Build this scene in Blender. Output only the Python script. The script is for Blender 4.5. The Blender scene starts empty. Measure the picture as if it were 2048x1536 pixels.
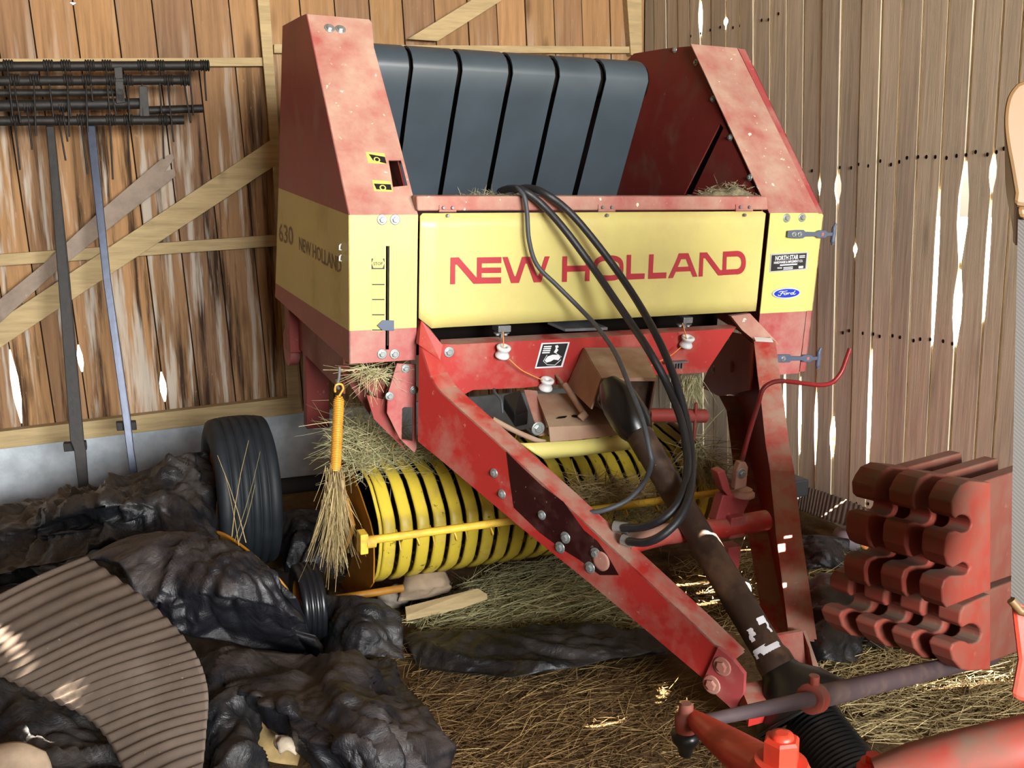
SKY, SUNE, AREA, EXPO, CEIL0 = .4, 60.0, 1350.0, .95, -2.7
import bpy, math, random
from mathutils import Vector, Matrix, noise, geometry
random.seed(7)
C = bpy.context.scene.collection
R = math.radians
# ------------------------------------------------------------------ camera frames
F = 1990.0
H = 1.56
def V(*a): return Vector(a if len(a) > 1 else a[0])
BX = V(4576, -354, F).normalized()
BY = V(-914, -565, F); BY = (BY - BX * BY.dot(BX)).normalized()
BD = BX.cross(BY)
if BD.y < 0: BD = -BD
WD = V(.015, 1, (768 - 380) / F).normalized()
WX = (BX - WD * BX.dot(WD)).normalized()
WY = WD.cross(WX)
if WY.z < 0: WY = -WY
def cray(px, py): return V(px - 1024, py - 768, F)
def c2w(c): return V(WX.dot(c), WY.dot(c), -WD.dot(c))
def c2b(c): return V(BX.dot(c), BY.dot(c), -BD.dot(c))
def b2c(b): return BX * b.x + BY * b.y - BD * b.z
def b2w(b): return c2w(b2c(b)) + V(0, 0, H)
def w2b(w):
    w = w - V(0, 0, H)
    return c2b(WX * w.x + WY * w.y - WD * w.z)
CAM = V(0, 0, H)
# baler-frame points from sight lines
def bY(px, py, y): r = c2b(cray(px, py)); return r * (y / r.y)
def bX(px, py, x): r = c2b(cray(px, py)); return r * (x / r.x)
def bZ(px, py, z): r = c2b(cray(px, py)); return r * (z / r.z)
def bP(px, py, p0, n): r = c2b(cray(px, py)); return r * (p0.dot(n) / r.dot(n))
# world-frame points
def gl(px, py, z=0.0): r = c2w(cray(px, py)); return CAM + r * ((z - H) / r.z)
def wf(px, py, f): return CAM + c2w(cray(px, py)) * (f / F)
_a = R(-2.65)
UU = V(math.cos(_a), math.sin(_a), 0); VV = V(-math.sin(_a), math.cos(_a), 0); ZZ = V(0, 0, 1)
VB = 5.5; UR = 2.99
def wV(px, py, v): r = c2w(cray(px, py)); return CAM + r * (v / r.dot(VV))
def wU(px, py, u): r = c2w(cray(px, py)); return CAM + r * (u / r.dot(UU))
def uvz(u, v, z): return UU * u + VV * v + ZZ * z
def wP(px, py, p0, n): r = c2w(cray(px, py)); return CAM + r * ((p0 - CAM).dot(n) / r.dot(n))
# ------------------------------------------------------------------ mesh builder
class MB:
    def __init__(s): s.v = []; s.f = []; s.m = []; s.sm = []
    def add(s, vs, fs, mi=0, smooth=False):
        o = len(s.v); s.v += [Vector(v) for v in vs]
        for f in fs:
            s.f.append([i + o for i in f]); s.m.append(mi); s.sm.append(smooth)
    def prism(s, pts, off, mi=0, holes=None):
        pts = [Vector(p) for p in pts]; off = Vector(off); n = len(pts)
        if holes:
            loops = [pts] + [[Vector(p) for p in h] for h in holes]
            flat = [p for l in loops for p in l]; N = len(flat)
            tri = geometry.tessellate_polygon(loops)
            fs = [list(t) for t in tri] + [[i + N for i in reversed(t)] for t in tri]
            b = 0
            for l in loops:
                k = len(l)
                for i in range(k):
                    j = (i + 1) % k; fs.append([b + i, b + j, b + j + N, b + i + N])
                b += k
            s.add(flat + [p + off for p in flat], fs, mi)
        else:
            fs = [list(range(n)), list(range(2 * n - 1, n - 1, -1))]
            for i in range(n):
                j = (i + 1) % n; fs.append([i, i + n, j + n, j])
            s.add(pts + [p + off for p in pts], fs, mi)
    def box(s, c, a, b, d, mi=0):
        c, a, b, d = Vector(c), Vector(a), Vector(b), Vector(d)
        s.prism([c - a - b - d, c + a - b - d, c + a + b - d, c - a + b - d], d * 2, mi)
    def tube(s, path, rad, n=10, mi=0, smooth=True, caps=True, axis=None):
        path = [Vector(p) for p in path]
        if not isinstance(rad, (list, tuple)): rad = [rad] * len(path)
        K = len(path); up = None; vs = []; fs = []
        for i, p in enumerate(path):
            if axis is not None: t = Vector(axis).normalized()
            else:
                a = path[max(0, i - 1)]; b = path[min(K - 1, i + 1)]
                t = (b - a); t = t.normalized() if t.length > 1e-9 else V(0, 0, 1)
            if up is None:
                up = t.orthogonal().normalized()
            up = (up - t * up.dot(t))
            up = up.normalized() if up.length > 1e-6 else t.orthogonal().normalized()
            sd = t.cross(up)
            for k in range(n):
                an = 2 * math.pi * k / n
                vs.append(p + (up * math.cos(an) + sd * math.sin(an)) * rad[i])
        for i in range(K - 1):
            for k in range(n):
                q = (k + 1) % n
                fs.append([i * n + k, i * n + q, (i + 1) * n + q, (i + 1) * n + k])
        s.add(vs, fs, mi, smooth)
        if caps:
            s.add(vs[:n], [list(range(n - 1, -1, -1))], mi); s.add(vs[-n:], [list(range(n))], mi)
    def cyl(s, a, b, r, n=16, mi=0, smooth=True): s.tube([a, b], r, n, mi, smooth)
    def lathe(s, c, ax, prof, n=24, mi=0, smooth=True, caps=True):
        ax = Vector(ax).normalized(); c = Vector(c)
        s.tube([c + ax * h for r, h in prof], [r for r, h in prof], n, mi, smooth, caps, axis=ax)
    def strip(s, rows, mi=0, smooth=True):
        w = len(rows[0]); vs = [p for r in rows for p in r]; fs = []
        for i in range(len(rows) - 1):
            for k in range(w - 1):
                fs.append([i * w + k, i * w + k + 1, (i + 1) * w + k + 1, (i + 1) * w + k])
        s.add(vs, fs, mi, smooth)
    def text(s, txt, o, ex, ey, mi=0, lift=0.0008, align='LEFT', space=1.0, bold=0.0):
        cu = bpy.data.curves.new('t', 'FONT'); cu.body = txt; cu.size = 1; cu.align_x = align
        cu.resolution_u = 2; cu.offset = bold; cu.space_character = space
        ob = bpy.data.objects.new('t', cu); C.objects.link(ob)
        dg = bpy.context.evaluated_depsgraph_get(); dg.update()
        me = bpy.data.meshes.new_from_object(ob.evaluated_get(dg))
        n = Vector(ex).cross(Vector(ey)).normalized() * lift
        s.add([Vector(o) + Vector(ex) * v.co.x + Vector(ey) * v.co.y + n for v in me.vertices], [list(p.vertices) for p in me.polygons], mi)
        bpy.data.objects.remove(ob); bpy.data.curves.remove(cu); bpy.data.meshes.remove(me)
    def build(s, name, mats, parent=None, bevel=0, label=None, cat=None, group=None, kind=None, subd=0, solid=0, origin=None):
        me = bpy.data.meshes.new(name)
        if parent is not None: O = Vector(parent['_o'])
        elif origin is not None: O = Vector(origin)
        else:
            lo = [min(v[i] for v in s.v) for i in range(3)]; hi = [max(v[i] for v in s.v) for i in range(3)]
            O = V((lo[0] + hi[0]) / 2, (lo[1] + hi[1]) / 2, lo[2])
        me.from_pydata([tuple(v - O) for v in s.v], [], s.f)
        if not isinstance(mats, (list, tuple)): mats = [mats]
        for m in mats: me.materials.append(m)
        me.polygons.foreach_set('material_index', s.m); me.polygons.foreach_set('use_smooth', s.sm)
        me.validate(); me.update()
        ob = bpy.data.objects.new(name, me); C.objects.link(ob)
        ob['_o'] = tuple(O)
        if parent is not None: ob.parent = parent
        else: ob.location = O
        if solid:
            md = ob.modifiers.new('solid', 'SOLIDIFY'); md.thickness = solid; md.offset = 0
        if subd:
            md = ob.modifiers.new('sub', 'SUBSURF'); md.levels = subd; md.render_levels = subd
        if bevel:
            md = ob.modifiers.new('bev', 'BEVEL'); md.width = bevel; md.segments = 2; md.limit_method = 'ANGLE'; md.angle_limit = R(40)
        tag(ob, label, cat, group, kind)
        return ob
def tag(o, label=None, cat=None, group=None, kind=None):
    if label: o['label'] = label
    if cat: o['category'] = cat
    if group: o['group'] = group
    if kind: o['kind'] = kind
def empty(name, loc, label, cat, group=None):
    o = bpy.data.objects.new(name, None); C.objects.link(o); o.location = loc; o['_o'] = tuple(loc); o.empty_display_size = .1
    tag(o, label, cat, group); return o
def crom(ps, n):
    ps = [Vector(p) for p in ps]; out = []; K = len(ps)
    for i in range(K - 1):
        p0 = ps[max(i - 1, 0)]; p1 = ps[i]; p2 = ps[i + 1]; p3 = ps[min(i + 2, K - 1)]
        for k in range(n):
            t = k / n
            out.append(.5 * ((2 * p1) + (p2 - p0) * t + (2 * p0 - 5 * p1 + 4 * p2 - p3) * t * t + (3 * p1 - p0 - 3 * p2 + p3) * t ** 3))
    out.append(ps[-1]); return out
def circ(c, ex, ey, n=16, a0=0.0, a1=2 * math.pi, full=True):
    k = n if full else n + 1
    return [Vector(c) + Vector(ex) * math.cos(a0 + (a1 - a0) * i / n) + Vector(ey) * math.sin(a0 + (a1 - a0) * i / n) for i in range(k)]
# ------------------------------------------------------------------ materials
def srgb(h):
    h = h.lstrip('#'); o = []
    for i in (0, 2, 4):
        c = int(h[i:i + 2], 16) / 255; o.append(c / 12.92 if c <= .04045 else ((c + .055) / 1.055) ** 2.4)
    return (*o, 1)
class NT:
    def __init__(s, name):
        s.m = bpy.data.materials.new(name); s.m.use_nodes = True; s.t = s.m.node_tree; s.n = s.t.nodes; s.l = s.t.links
        s.b = s.n['Principled BSDF']; s.tc = s.n.new('ShaderNodeTexCoord').outputs['Object']
    def set(s, k, v):
        i = s.b.inputs[k]
        if hasattr(v, 'links') or hasattr(v, 'is_linked'): s.l.new(v, i)
        else: i.default_value = v
    def map(s, sc, rot=(0, 0, 0), loc=(0, 0, 0)):
        m = s.n.new('ShaderNodeMapping'); s.l.new(s.tc, m.inputs[0]); m.inputs['Scale'].default_value = sc; m.inputs['Rotation'].default_value = rot; m.inputs['Location'].default_value = loc
        return m.outputs[0]
    def noise(s, scale, detail=6, rough=.6, vec=None, dist=0):
        n = s.n.new('ShaderNodeTexNoise'); s.l.new(vec or s.tc, n.inputs['Vector']); n.inputs['Scale'].default_value = scale
        n.inputs['Detail'].default_value = detail; n.inputs['Roughness'].default_value = rough; n.inputs['Distortion'].default_value = dist
        return n.outputs['Fac']
    def vor(s, scale, vec=None, feat='F1'):
        n = s.n.new('ShaderNodeTexVoronoi'); n.feature = feat; s.l.new(vec or s.tc, n.inputs['Vector']); n.inputs['Scale'].default_value = scale
        return n.outputs['Distance']
    def ramp(s, f, stops, inter='LINEAR'):
        r = s.n.new('ShaderNodeValToRGB'); s.l.new(f, r.inputs[0]); e = r.color_ramp.elements; r.color_ramp.interpolation = inter
        while len(e) < len(stops): e.new(.5)
        for i, (p, c) in enumerate(stops):
            e[i].position = p; e[i].color = c if len(c) == 4 else (c[0], c[0], c[0], 1)
        return r.outputs[0]
    def mix(s, f, a, b, mode='MIX'):
        m = s.n.new('ShaderNodeMix'); m.data_type = 'RGBA'; m.blend_type = mode
        for k, v in ((0, f), (6, a), (7, b)):
            if hasattr(v, 'is_linked'): s.l.new(v, m.inputs[k])
            else: m.inputs[k].default_value = v
        return m.outputs[2]
    def math(s, op, a, b=0.0):
        m = s.n.new('ShaderNodeMath'); m.operation = op; m.use_clamp = op in ('ADD', 'SUBTRACT', 'MULTIPLY')
        for k, v in ((0, a), (1, b)):
            if hasattr(v, 'is_linked'): s.l.new(v, m.inputs[k])
            else: m.inputs[k].default_value = v
        return m.outputs[0]
    def bump(s, h, st=.3, dist=.01):
        b = s.n.new('ShaderNodeBump'); s.l.new(h, b.inputs['Height']); b.inputs['Strength'].default_value = st; b.inputs['Distance'].default_value = dist
        s.l.new(b.outputs[0], s.b.inputs['Normal'])
    def up(s):
        g = s.n.new('ShaderNodeNewGeometry'); x = s.n.new('ShaderNodeSeparateXYZ'); s.l.new(g.outputs['Normal'], x.inputs[0]); return x.outputs['Z']
    def island(s):
        g = s.n.new('ShaderNodeNewGeometry'); return g.outputs['Random Per Island']
def ramp01(a, b): return [(a, (0,)), (b, (1,))]
def paint(name, col, dust='#9a8a72', amt=.5, rough=.45, top=.0, scale=5, speck=.15, spec=.4, chip=None):
    t = NT(name); base = srgb(col)
    n1 = t.noise(scale, 8, .65); f = t.ramp(n1, ramp01(.62 - amt * .25, .78)); f = t.math('MULTIPLY', f, .85)
    if top:
        u = t.ramp(t.up(), ramp01(.25, .9)); u = t.math('MULTIPLY', u, t.ramp(t.noise(scale * 1.7, 6, .6), ramp01(.36, .6))); f = t.math('ADD', f, t.math('MULTIPLY', u, top))
    col_ = t.mix(f, base, srgb(dust))
    tone = t.ramp(t.noise(2.2, 4), [(.3, (.86,)), (.7, (1.0,))]); col_ = t.mix(1.0, col_, tone, 'MULTIPLY')
    sp = t.ramp(t.noise(38, 3, .55), ramp01(.69, .72)); col_ = t.mix(t.math('MULTIPLY', sp, speck), col_, srgb('#d8cfc0'))
    if chip:
        cf = t.ramp(t.noise(16, 8, .7), ramp01(.62, .66)); col_ = t.mix(t.math('MULTIPLY', cf, .85), col_, srgb(chip))
    t.set('Base Color', col_)
    t.set('Roughness', t.ramp(f, [(0, (rough,)), (1, (.9,))])); t.set('Specular IOR Level', spec)
    t.bump(t.noise(30, 4), .08, .004)
    return t.m
def plain(name, col, rough=.6, metal=0.0, var=.12, scale=20, bump=.1, spec=.5):
    t = NT(name); b = srgb(col); lo = tuple(c * (1 - var * 2) for c in b[:3]) + (1,); hi = tuple(min(1, c * (1 + var)) for c in b[:3]) + (1,)
    t.set('Base Color', t.ramp(t.noise(scale, 5), [(.3, lo), (.7, hi)])); t.set('Roughness', rough); t.set('Metallic', metal); t.set('Specular IOR Level', spec)
    if bump: t.bump(t.noise(scale * 2, 4), bump, .004)
    return t.m
M = {}
M['red'] = paint('red_paint', '#9c4446', '#a89484', .7, .42)
M['reddust'] = paint('dusty_red_paint', '#9c524c', '#b5a08c', 1.25, .65, top=.3, scale=7, speck=1.0)
M['beam'] = paint('tongue_red_paint', '#a62c28', '#a08070', .5, .5, top=.9, scale=5)
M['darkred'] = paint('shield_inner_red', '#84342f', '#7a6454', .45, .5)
M['yellow'] = paint('yellow_paint', '#cbc172', '#bfb280', .35, .38, scale=4, speck=.05)
M['ydoor'] = paint('door_yellow', '#c9bf76', '#bba46c', .65, .36, scale=3, speck=.05)
def rusty_edge(m):
    nt = m.node_tree; b = nt.nodes['Principled BSDF']; old = b.inputs['Base Color'].links[0].from_socket
    tc = nt.nodes.new('ShaderNodeTexCoord'); x = nt.nodes.new('ShaderNodeSeparateXYZ'); nt.links.new(tc.outputs['Object'], x.inputs[0])
    n = nt.nodes.new('ShaderNodeTexNoise'); n.inputs['Scale'].default_value = 14; n.inputs['Detail'].default_value = 8; nt.links.new(tc.outputs['Object'], n.inputs['Vector'])
    a = nt.nodes.new('ShaderNodeMath'); a.operation = 'MULTIPLY_ADD'; nt.links.new(n.outputs['Fac'], a.inputs[0]); a.inputs[1].default_value = .16; nt.links.new(x.outputs['Z'], a.inputs[2])
    r = nt.nodes.new('ShaderNodeValToRGB'); nt.links.new(a.outputs[0], r.inputs[0]); e = r.color_ramp.elements; e[0].position = .985; e[0].color = (.8, .8, .8, 1); e[1].position = 1.0; e[1].color = (0, 0, 0, 1)
    e[0].position = .96; mx = nt.nodes.new('ShaderNodeMix'); mx.data_type = 'RGBA'; nt.links.new(r.outputs[0], mx.inputs[0]); nt.links.new(old, mx.inputs[6]); mx.inputs[7].default_value = srgb('#a9823f'); nt.links.new(mx.outputs[2], b.inputs['Base Color'])
rusty_edge(M['ydoor'])
M['yband'] = paint('band_yellow', '#ccb53c', '#a08a4c', .5, .4, scale=9, chip='#33261c')
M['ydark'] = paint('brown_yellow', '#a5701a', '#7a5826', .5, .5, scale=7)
M['rod'] = paint('rod_yellow', '#d9b53c', '#8a5a34', .6, .5, scale=12, chip='#6a3f26')
M['belt'] = plain('belt_rubber', '#39444c', .42, 0, .12, 3, .06, .45)
M['black'] = plain('black_plastic', '#0e0f11', .35, 0, .1, 8)
M['dark'] = plain('dark_inside', '#120d0b', .9, 0, .1, 8, 0, .1)
M['tire'] = plain('tyre_rubber', '#1c2126', .6, 0, .15, 14, .2, .35)
M['steel'] = plain('zinc_steel', '#a8b0b0', .35, .7, .1, 40, .05)
M['grey'] = plain('grey_metal', '#7d8084', .4, .5, .12, 30)
M['bluegrey'] = plain('blue_grey_plastic', '#4a5468', .45, 0, .06, 10, 0)
M['hose'] = plain('rubber_hose', '#1d1f24', .5, 0, .15, 60, .2)
M['cable'] = plain('grey_cable', '#3c4046', .55, 0, .1, 40, .1)
M['white'] = plain('white_porcelain', '#d6dadc', .25, 0, .04, 20, 0, .6)
M['twine'] = plain('orange_twine', '#d98f4a', .8, 0, .1, 80, .2)
M['spring'] = plain('yellow_spring', '#d3993a', .35, .2, .12, 30, .1)
M['pto'] = paint('pto_tube', '#33261f', '#7c5f48', .55, .45, scale=7)
M['ptodust'] = paint('gearbox_cover_paint', '#8a6250', '#a8937c', 1.3, .8, scale=4, top=.6)
M['cone'] = plain('black_cone_plastic', '#121314', .33, 0, .1, 10, .1, .5)
M['text'] = plain('red_decal', '#a0222e', .45, 0, .04, 10, 0)
M['textdim'] = plain('grey_decal', '#6f5340', .5, 0, .04, 10, 0)
M['decal_black'] = plain('decal_black', '#17181c', .45, 0, .05, 10, 0)
M['decal_white'] = plain('decal_white', '#dcdfe6', .45, 0, .03, 10, 0)
M['decal_yellow'] = plain('decal_yellow', '#c4b862', .45, 0, .03, 10, 0)
M['decal_silver'] = plain('decal_silver', '#b9c0c8', .3, .4, .03, 10, 0)
M['decal_blue'] = plain('decal_blue', '#1c35a8', .3, 0, .03, 10, 0)
M['hay'] = plain('dry_hay', '#a0935f', .85, 0, .3, 30, 0, .1)
def straw_mat(name, cols):
    t = NT(name); t.set('Base Color', t.ramp(t.island(), [(i / (len(cols) - 1), srgb(c)) for i, c in enumerate(cols)])); t.set('Roughness', .75); t.set('Specular IOR Level', .25); return t.m
M['straw'] = straw_mat('straw_blades', ['#6a5836', '#a8946a', '#8c8058', '#c0ac7e', '#7c6844'])
M['strawg'] = straw_mat('green_hay_blades', ['#8e9068', '#b2ac82', '#7e825a', '#cac096', '#968660'])
M['strawd'] = straw_mat('dark_straw', ['#3c2a1c', '#664c30', '#8a7046', '#4c3822', '#a48a5c'])
# striped shields: red above and below one yellow band
D = 3.1
OB = V(1.743, 4.05, -1.62)
rb = bpy.data.objects.new('round_baler', None); C.objects.link(rb); rb['_o'] = tuple(OB); rb.empty_display_size = .2
rot = Matrix((b2w(V(1, 0, 0)) - CAM, b2w(V(0, 1, 0)) - CAM, b2w(V(0, 0, 1)) - CAM)).transposed()
rb.matrix_world = Matrix.Translation(b2w(OB)) @ rot.to_4x4()
tag(rb, 'red and yellow round hay baler with black belts, parked nose-down in the barn', 'hay baler')
EX, EY, EZ = V(1, 0, 0), V(0, 1, 0), V(0, 0, 1)
def bolt(p, n, r=.011, par=None, mat=None, washer=True, name='bolt'):
    b = MB(); n = Vector(n).normalized(); p = Vector(p)
    if washer: b.lathe(p, n, [(r * 1.7, 0), (r * 1.7, .0025), (r * 1.5, .003)], 16)
    b.lathe(p, n, [(r, .0), (r, .009), (r * .8, .0105)], 6, 0, False)
    return b.build(name, mat or M['steel'], par or rb)
def bY_(pts, y): return [bY(x, yy, y) for x, yy in pts]
# ---------------- left shield
TH = V(0, .004, 0)
xl = bY(697, 430, D).x; zs = bY(697, 662, D).z; zt = bY(697, 430, D).z; zb = bY(700, 728, D).z
xr = bY(836, 430, D).x
sh = MB()
slot = [bY(775 + dx, y, D) for dx, y in ((-3.5, 496), (0, 492.5), (3.5, 496), (3.5, 661), (-3.5, 661))]
slot2 = [bY(773 + dx, y, D) for dx, y in ((-3.5, 663.5), (3.5, 663.5), (3, 697), (0, 700), (-3, 697))]
sa, sb = bY(771.5, 580, D).x, bY(778.5, 580, D).x; st_, sm_ = bY(775, 492, D).z, bY(775, 699, D).z
def rect(a, b, z0, z1, mi): sh.prism([V(a, D, z1), V(b, D, z1), V(b, D, z0), V(a, D, z0)], TH, mi)
rect(xl, sa, zs, zt, 0); rect(sb, xr, zs, zt, 0); rect(sa, sb, st_, zt, 0)
rect(xl, sa, zb, zs, 1); rect(sb, xr, zb, zs, 1); rect(sa, sb, zb, sm_, 1)
shl = sh.build('side_shield', [M['yellow'], M['red']], rb, label='left front shield panel, yellow over red, with a slotted gauge')
shl_o = shl
# sloped upper face
T0 = V(xl, D, zt); top = bX(612, 28, xl)
nS = V(0, -(top.z - zt), top.y - D).normalized()
if nS.y > 0: nS = -nS
def sl(px, py, d=0.0): return bP(px, py, T0 + nS * d, nS)
s = MB()
s.prism([T0, V(xr, D, zt), sl(832, 415), sl(790, 250), sl(748, 95), sl(744, 46), sl(739, 39), top],
        -nS * .004, 0, [[sl(777, 320), sl(802, 320), sl(815, 371), sl(786, 374)]])
so = s.build('sloped_panel', M['reddust'], rb, bevel=0)
for px, py in ((659, 57), (681, 59)): bolt(sl(px, py), nS)
# gauge decals beside the window
def quad(mb, pts, mi, lift): mb.prism(pts, lift, mi)
for (q, flip) in (([(731, 304), (769, 307), (773, 328), (736, 326)], 0), ([(744, 360), (781, 363), (786, 384), (748, 382)], 1)):
    d = MB(); P4 = [sl(*p) for p in q]; ex = (P4[1] - P4[0]); ey = (P4[3] - P4[0])
    d.prism(P4, nS * .001, 0)
    def uv(u, w, l=.0014): return P4[0] + ex * u + ey * w + nS * l
    d.prism([uv(.14, .2), uv(.97, .35), uv(.97, .95) if flip == 0 else uv(.97, .8), uv(.3, .75)] if not flip else [uv(.06, .35), uv(.97, .3), uv(.97, .8), uv(.14, .85)], nS * .0006, 1)
    c = uv(.5, .68, .0022); rr = .011
    d.prism(circ(c, EX * rr, (ey.normalized()) * rr, 16), nS * .0006, 0)
    d.prism(circ(c + nS * .0008, EX * rr * .6, (ey.normalized()) * rr * .6, 14), nS * .0006, 1)
    d.build('gauge_decal', [M['decal_yellow'], M['decal_black']], so)
# side panel (outer left) : sits in the plane x = xl
def sx(px, py): return bX(px, py, xl)
def zline(a, b, y): return a.z + (b.z - a.z) * (y - a.y) / (b.y - a.y)
A_, B_ = V(xl, D, zt), sx(557, 376)
C_, E_ = V(xl, D, zs), sx(551, 566)
r1, r2 = sx(565, 52), sx(550, 594)
sp = MB(); o = V(.004, 0, 0)
sp.prism([V(xl, D, zb), C_, E_, r2], o, 1)
sp.prism([C_, A_, B_, E_], o, 0)
sp.prism([A_, top, sx(600, 33), r1, B_], o, 1)
spo = sp.build('side_panel', [M['yellow'], M['red']], rb, label='outer left side panel, red with a yellow stripe and faded lettering')
p0 = sx(557, 483); p1 = sx(588, 492)
def sidetext(txt, xa, ya, xb, yb, hpx):
    a = sx(xa, ya); b = sx(xb, yb); hh = (sx(xa, ya - hpx) - a).length
    tx = MB(); base = MB(); base.text(txt, V(0, 0, 0), V(1, 0, 0), V(0, 1, 0), 0, 0, bold=.012)
    mx = max(v.x for v in base.v); my = max(v.y for v in base.v)
    dirv = (b - a)
    tx.add([a + dirv * (v.x / mx) + EZ * hh * (v.y / my) - EX * .001 for v in base.v], [list(reversed(f)) for f in base.f], 0)
    tx.build('lettering', M['textdim'], spo)
sidetext('630', 558, 481, 587, 491, 35)
sidetext('NEW HOLLAND', 598, 499, 683, 547, 26)
# two pale clip ends through the side panel
for py in (496, 518):
    k = MB(); p = sx(687, py); k.tube([p + EX * -.003 + EZ * .01 + EY * .02, p - EX * .012 + EZ * .008, p - EX * .014 - EZ * .004, p - EX * .004 - EZ * .008 + EY * .015], .003, 6); k.build('cotter_pin', M['white'], spo)
for px, py in ((764, 439), (790, 439), (764, 708), (789, 708)): bolt(bY(px, py, D), -EY, .010)
# density gauge: pointer, STOP decal and marks
yd = D - .0008
def yq(pts, y=yd): return [bY(a, b, y) for a, b in pts]
g = MB()
g.prism(yq([(743, 517), (769.5, 517), (769.5, 662), (743, 662)], yd + .0003), V(0, -.0004, 0), 1)
g.prism(yq([(743, 517), (769, 517), (769, 538.5), (743, 538.5)]), V(0, -.0004, 0), 0)
g.prism(yq([(747, 517), (765, 517), (769, 526), (765, 536), (747, 536), (743, 526)], D - .0014), V(0, -.0004, 0), 1)
e0 = bY(746.5, 530.5, D - .002); sc = bY(766, 530.5, D).x - e0.x
g.text('STOP', e0, EX * sc / 2.55, EZ * sc / 2.35, 0, 0.0006, bold=.025)
for py in (569, 599, 629.5, 660): g.prism(yq([(744, py - 1.2), (769, py - 1.2), (769, py + 1.2), (744, py + 1.2)]), V(0, -.0004, 0), 0)
g.build('gauge_scale_decal', [M['decal_black'], M['decal_yellow']], shl)
g = MB(); g.prism(yq([(754, 651), (765, 640), (788, 640.5), (788, 661), (765, 661)], D - .006), V(0, -.003, 0)); g.cyl(bY(775, 650, D - .006), bY(775, 650, D + .05), .004, 8)
g.build('gauge_pointer', M['bluegrey'], rb, bevel=.001)
g = MB(); g.box(bY(777, 590, D + .02), EX * .004, EY * .003, EZ * .17); g.build('gauge_rod', M['grey'], rb)
# ---------------- right shield
x1 = bY(1541, 424, D).x; x2 = bY(1637, 424, D).x; x3 = bY(1650, 427, D).x + .0
zt2 = bY(1600, 426, D).z; zs2 = bY(1580, 624, D).z; zb2 = bY(1590, 747, D).z
s = MB()
s.prism([V(x1, D, zt2), V(x2, D, zt2), V(x2, D, zs2), V(x1, D, zs2)], TH, 0)
s.prism([V(x1, D, zs2), V(x2 - .004, D, zs2), V(x2 - .006, D, zb2), V(x1, D, zb2)], TH, 1)
shr = s.build('side_shield', [M['yellow'], M['red']], rb, label='right front shield panel, yellow over red, carrying a dealer plate and an oval badge')
s = MB(); g0 = .006; x2b = x2 + .004
dy = D + .006
s.prism([V(x2b, dy, zt2 - .004), V(x3 - .008, dy, zt2 - .004), V(x3, dy, zt2 - .014), V(x3, dy, zs2), V(x2b, dy, zs2)], TH, 0)
s.prism([V(x2b, dy, zs2), V(x3, dy, zs2), V(x3 - .002, dy, zb2 + .004), V(x2b, dy, zb2 + .004)], TH, 1)
s.prism([V(x3, dy, zt2 - .014), V(x3, 4.3, zt2 + .05), V(x3, 4.35, zb2 + .2), V(x3, dy, zb2 + .004)], V(-.004, 0, 0), 1)
s.build('side_panel', [M['yellow'], M['red']], rb, label='outer right side panel edge, yellow over red')
T1 = V(x1, D, zt2)
def sr(px, py, d=0.0): return bP(px, py, T1 + nS * d, nS)
s = MB(); s.prism([V(x1 - .004, D, zt2), sr(1382, 88), sr(1474, 96), V(x2, D, zt2)], -nS * .004)
s.build('sloped_panel', M['reddust'], rb)
s = MB(); q = [V(x2b, D, zt2) - nS * .008, sr(1476, 97, -.008), sr(1491, 99, -.008), V(x3, D, zt2) - nS * .008]
s.prism(q, -nS * .004); s.prism([q[3], q[2], q[2] + EY * .45 - EZ * .1, q[3] + EY * 1.1 + EZ * .1], V(-.004, 0, 0)); s.build('edge_panel', M['red'], rb)
for px, py in ((1573, 436), (1604, 435)): bolt(bY(px, py, D), -EY, .010)
# rubber latches
def latch(px, py, pxe, pye, start=0):
    yl = D - .006; a = bY(px, py, yl); b = bY(pxe, pye, yl); d = (b - a); L = d.length; d.normalize(); n = EZ
    k = MB()
    prof = [(0, .013), (.03 * L / .16, .016), (.055 * L / .16, .016), (.062 * L / .16, .009), (.10 * L / .16, .008), (.112 * L / .16, .015), (.134 * L / .16, .015), (.142 * L / .16, .007), (L, .007)]
    pts = [a + d * t + n * w for t, w in prof] + [a + d * t - n * w for t, w in reversed(prof)]
    k.prism(pts, V(0, -.010, 0)); lo = k.build('rubber_latch', M['bluegrey'], rb, bevel=.002)
    h = MB(); e = b + d * .008 - EY * .006
    h.tube(crom([e + n * .042 + d * .006, e + n * .026 - d * .001, e, e - n * .026 - d * .001, e - n * .042 + d * .002], 4), [.006] * 4 + [.009] * 10 + [.006] * 3, 8); h.build('latch_handle', M['bluegrey'], lo)
    for t in ((.02, .04) if not start else (.03,)): bolt(a + d * (t * L / .16) - EY * .010, -EY, .006, lo)
    r = MB(); c = a + d * (.123 * L / .16) - EY * .0102; r.box(c, d * .006, EY * .001, n * .006); r.build('latch_pin', plainred, lo)
plainred = M['red']
latch(1573, 468, 1662, 468); latch(1547, 716, 1632, 716, 1)
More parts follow.
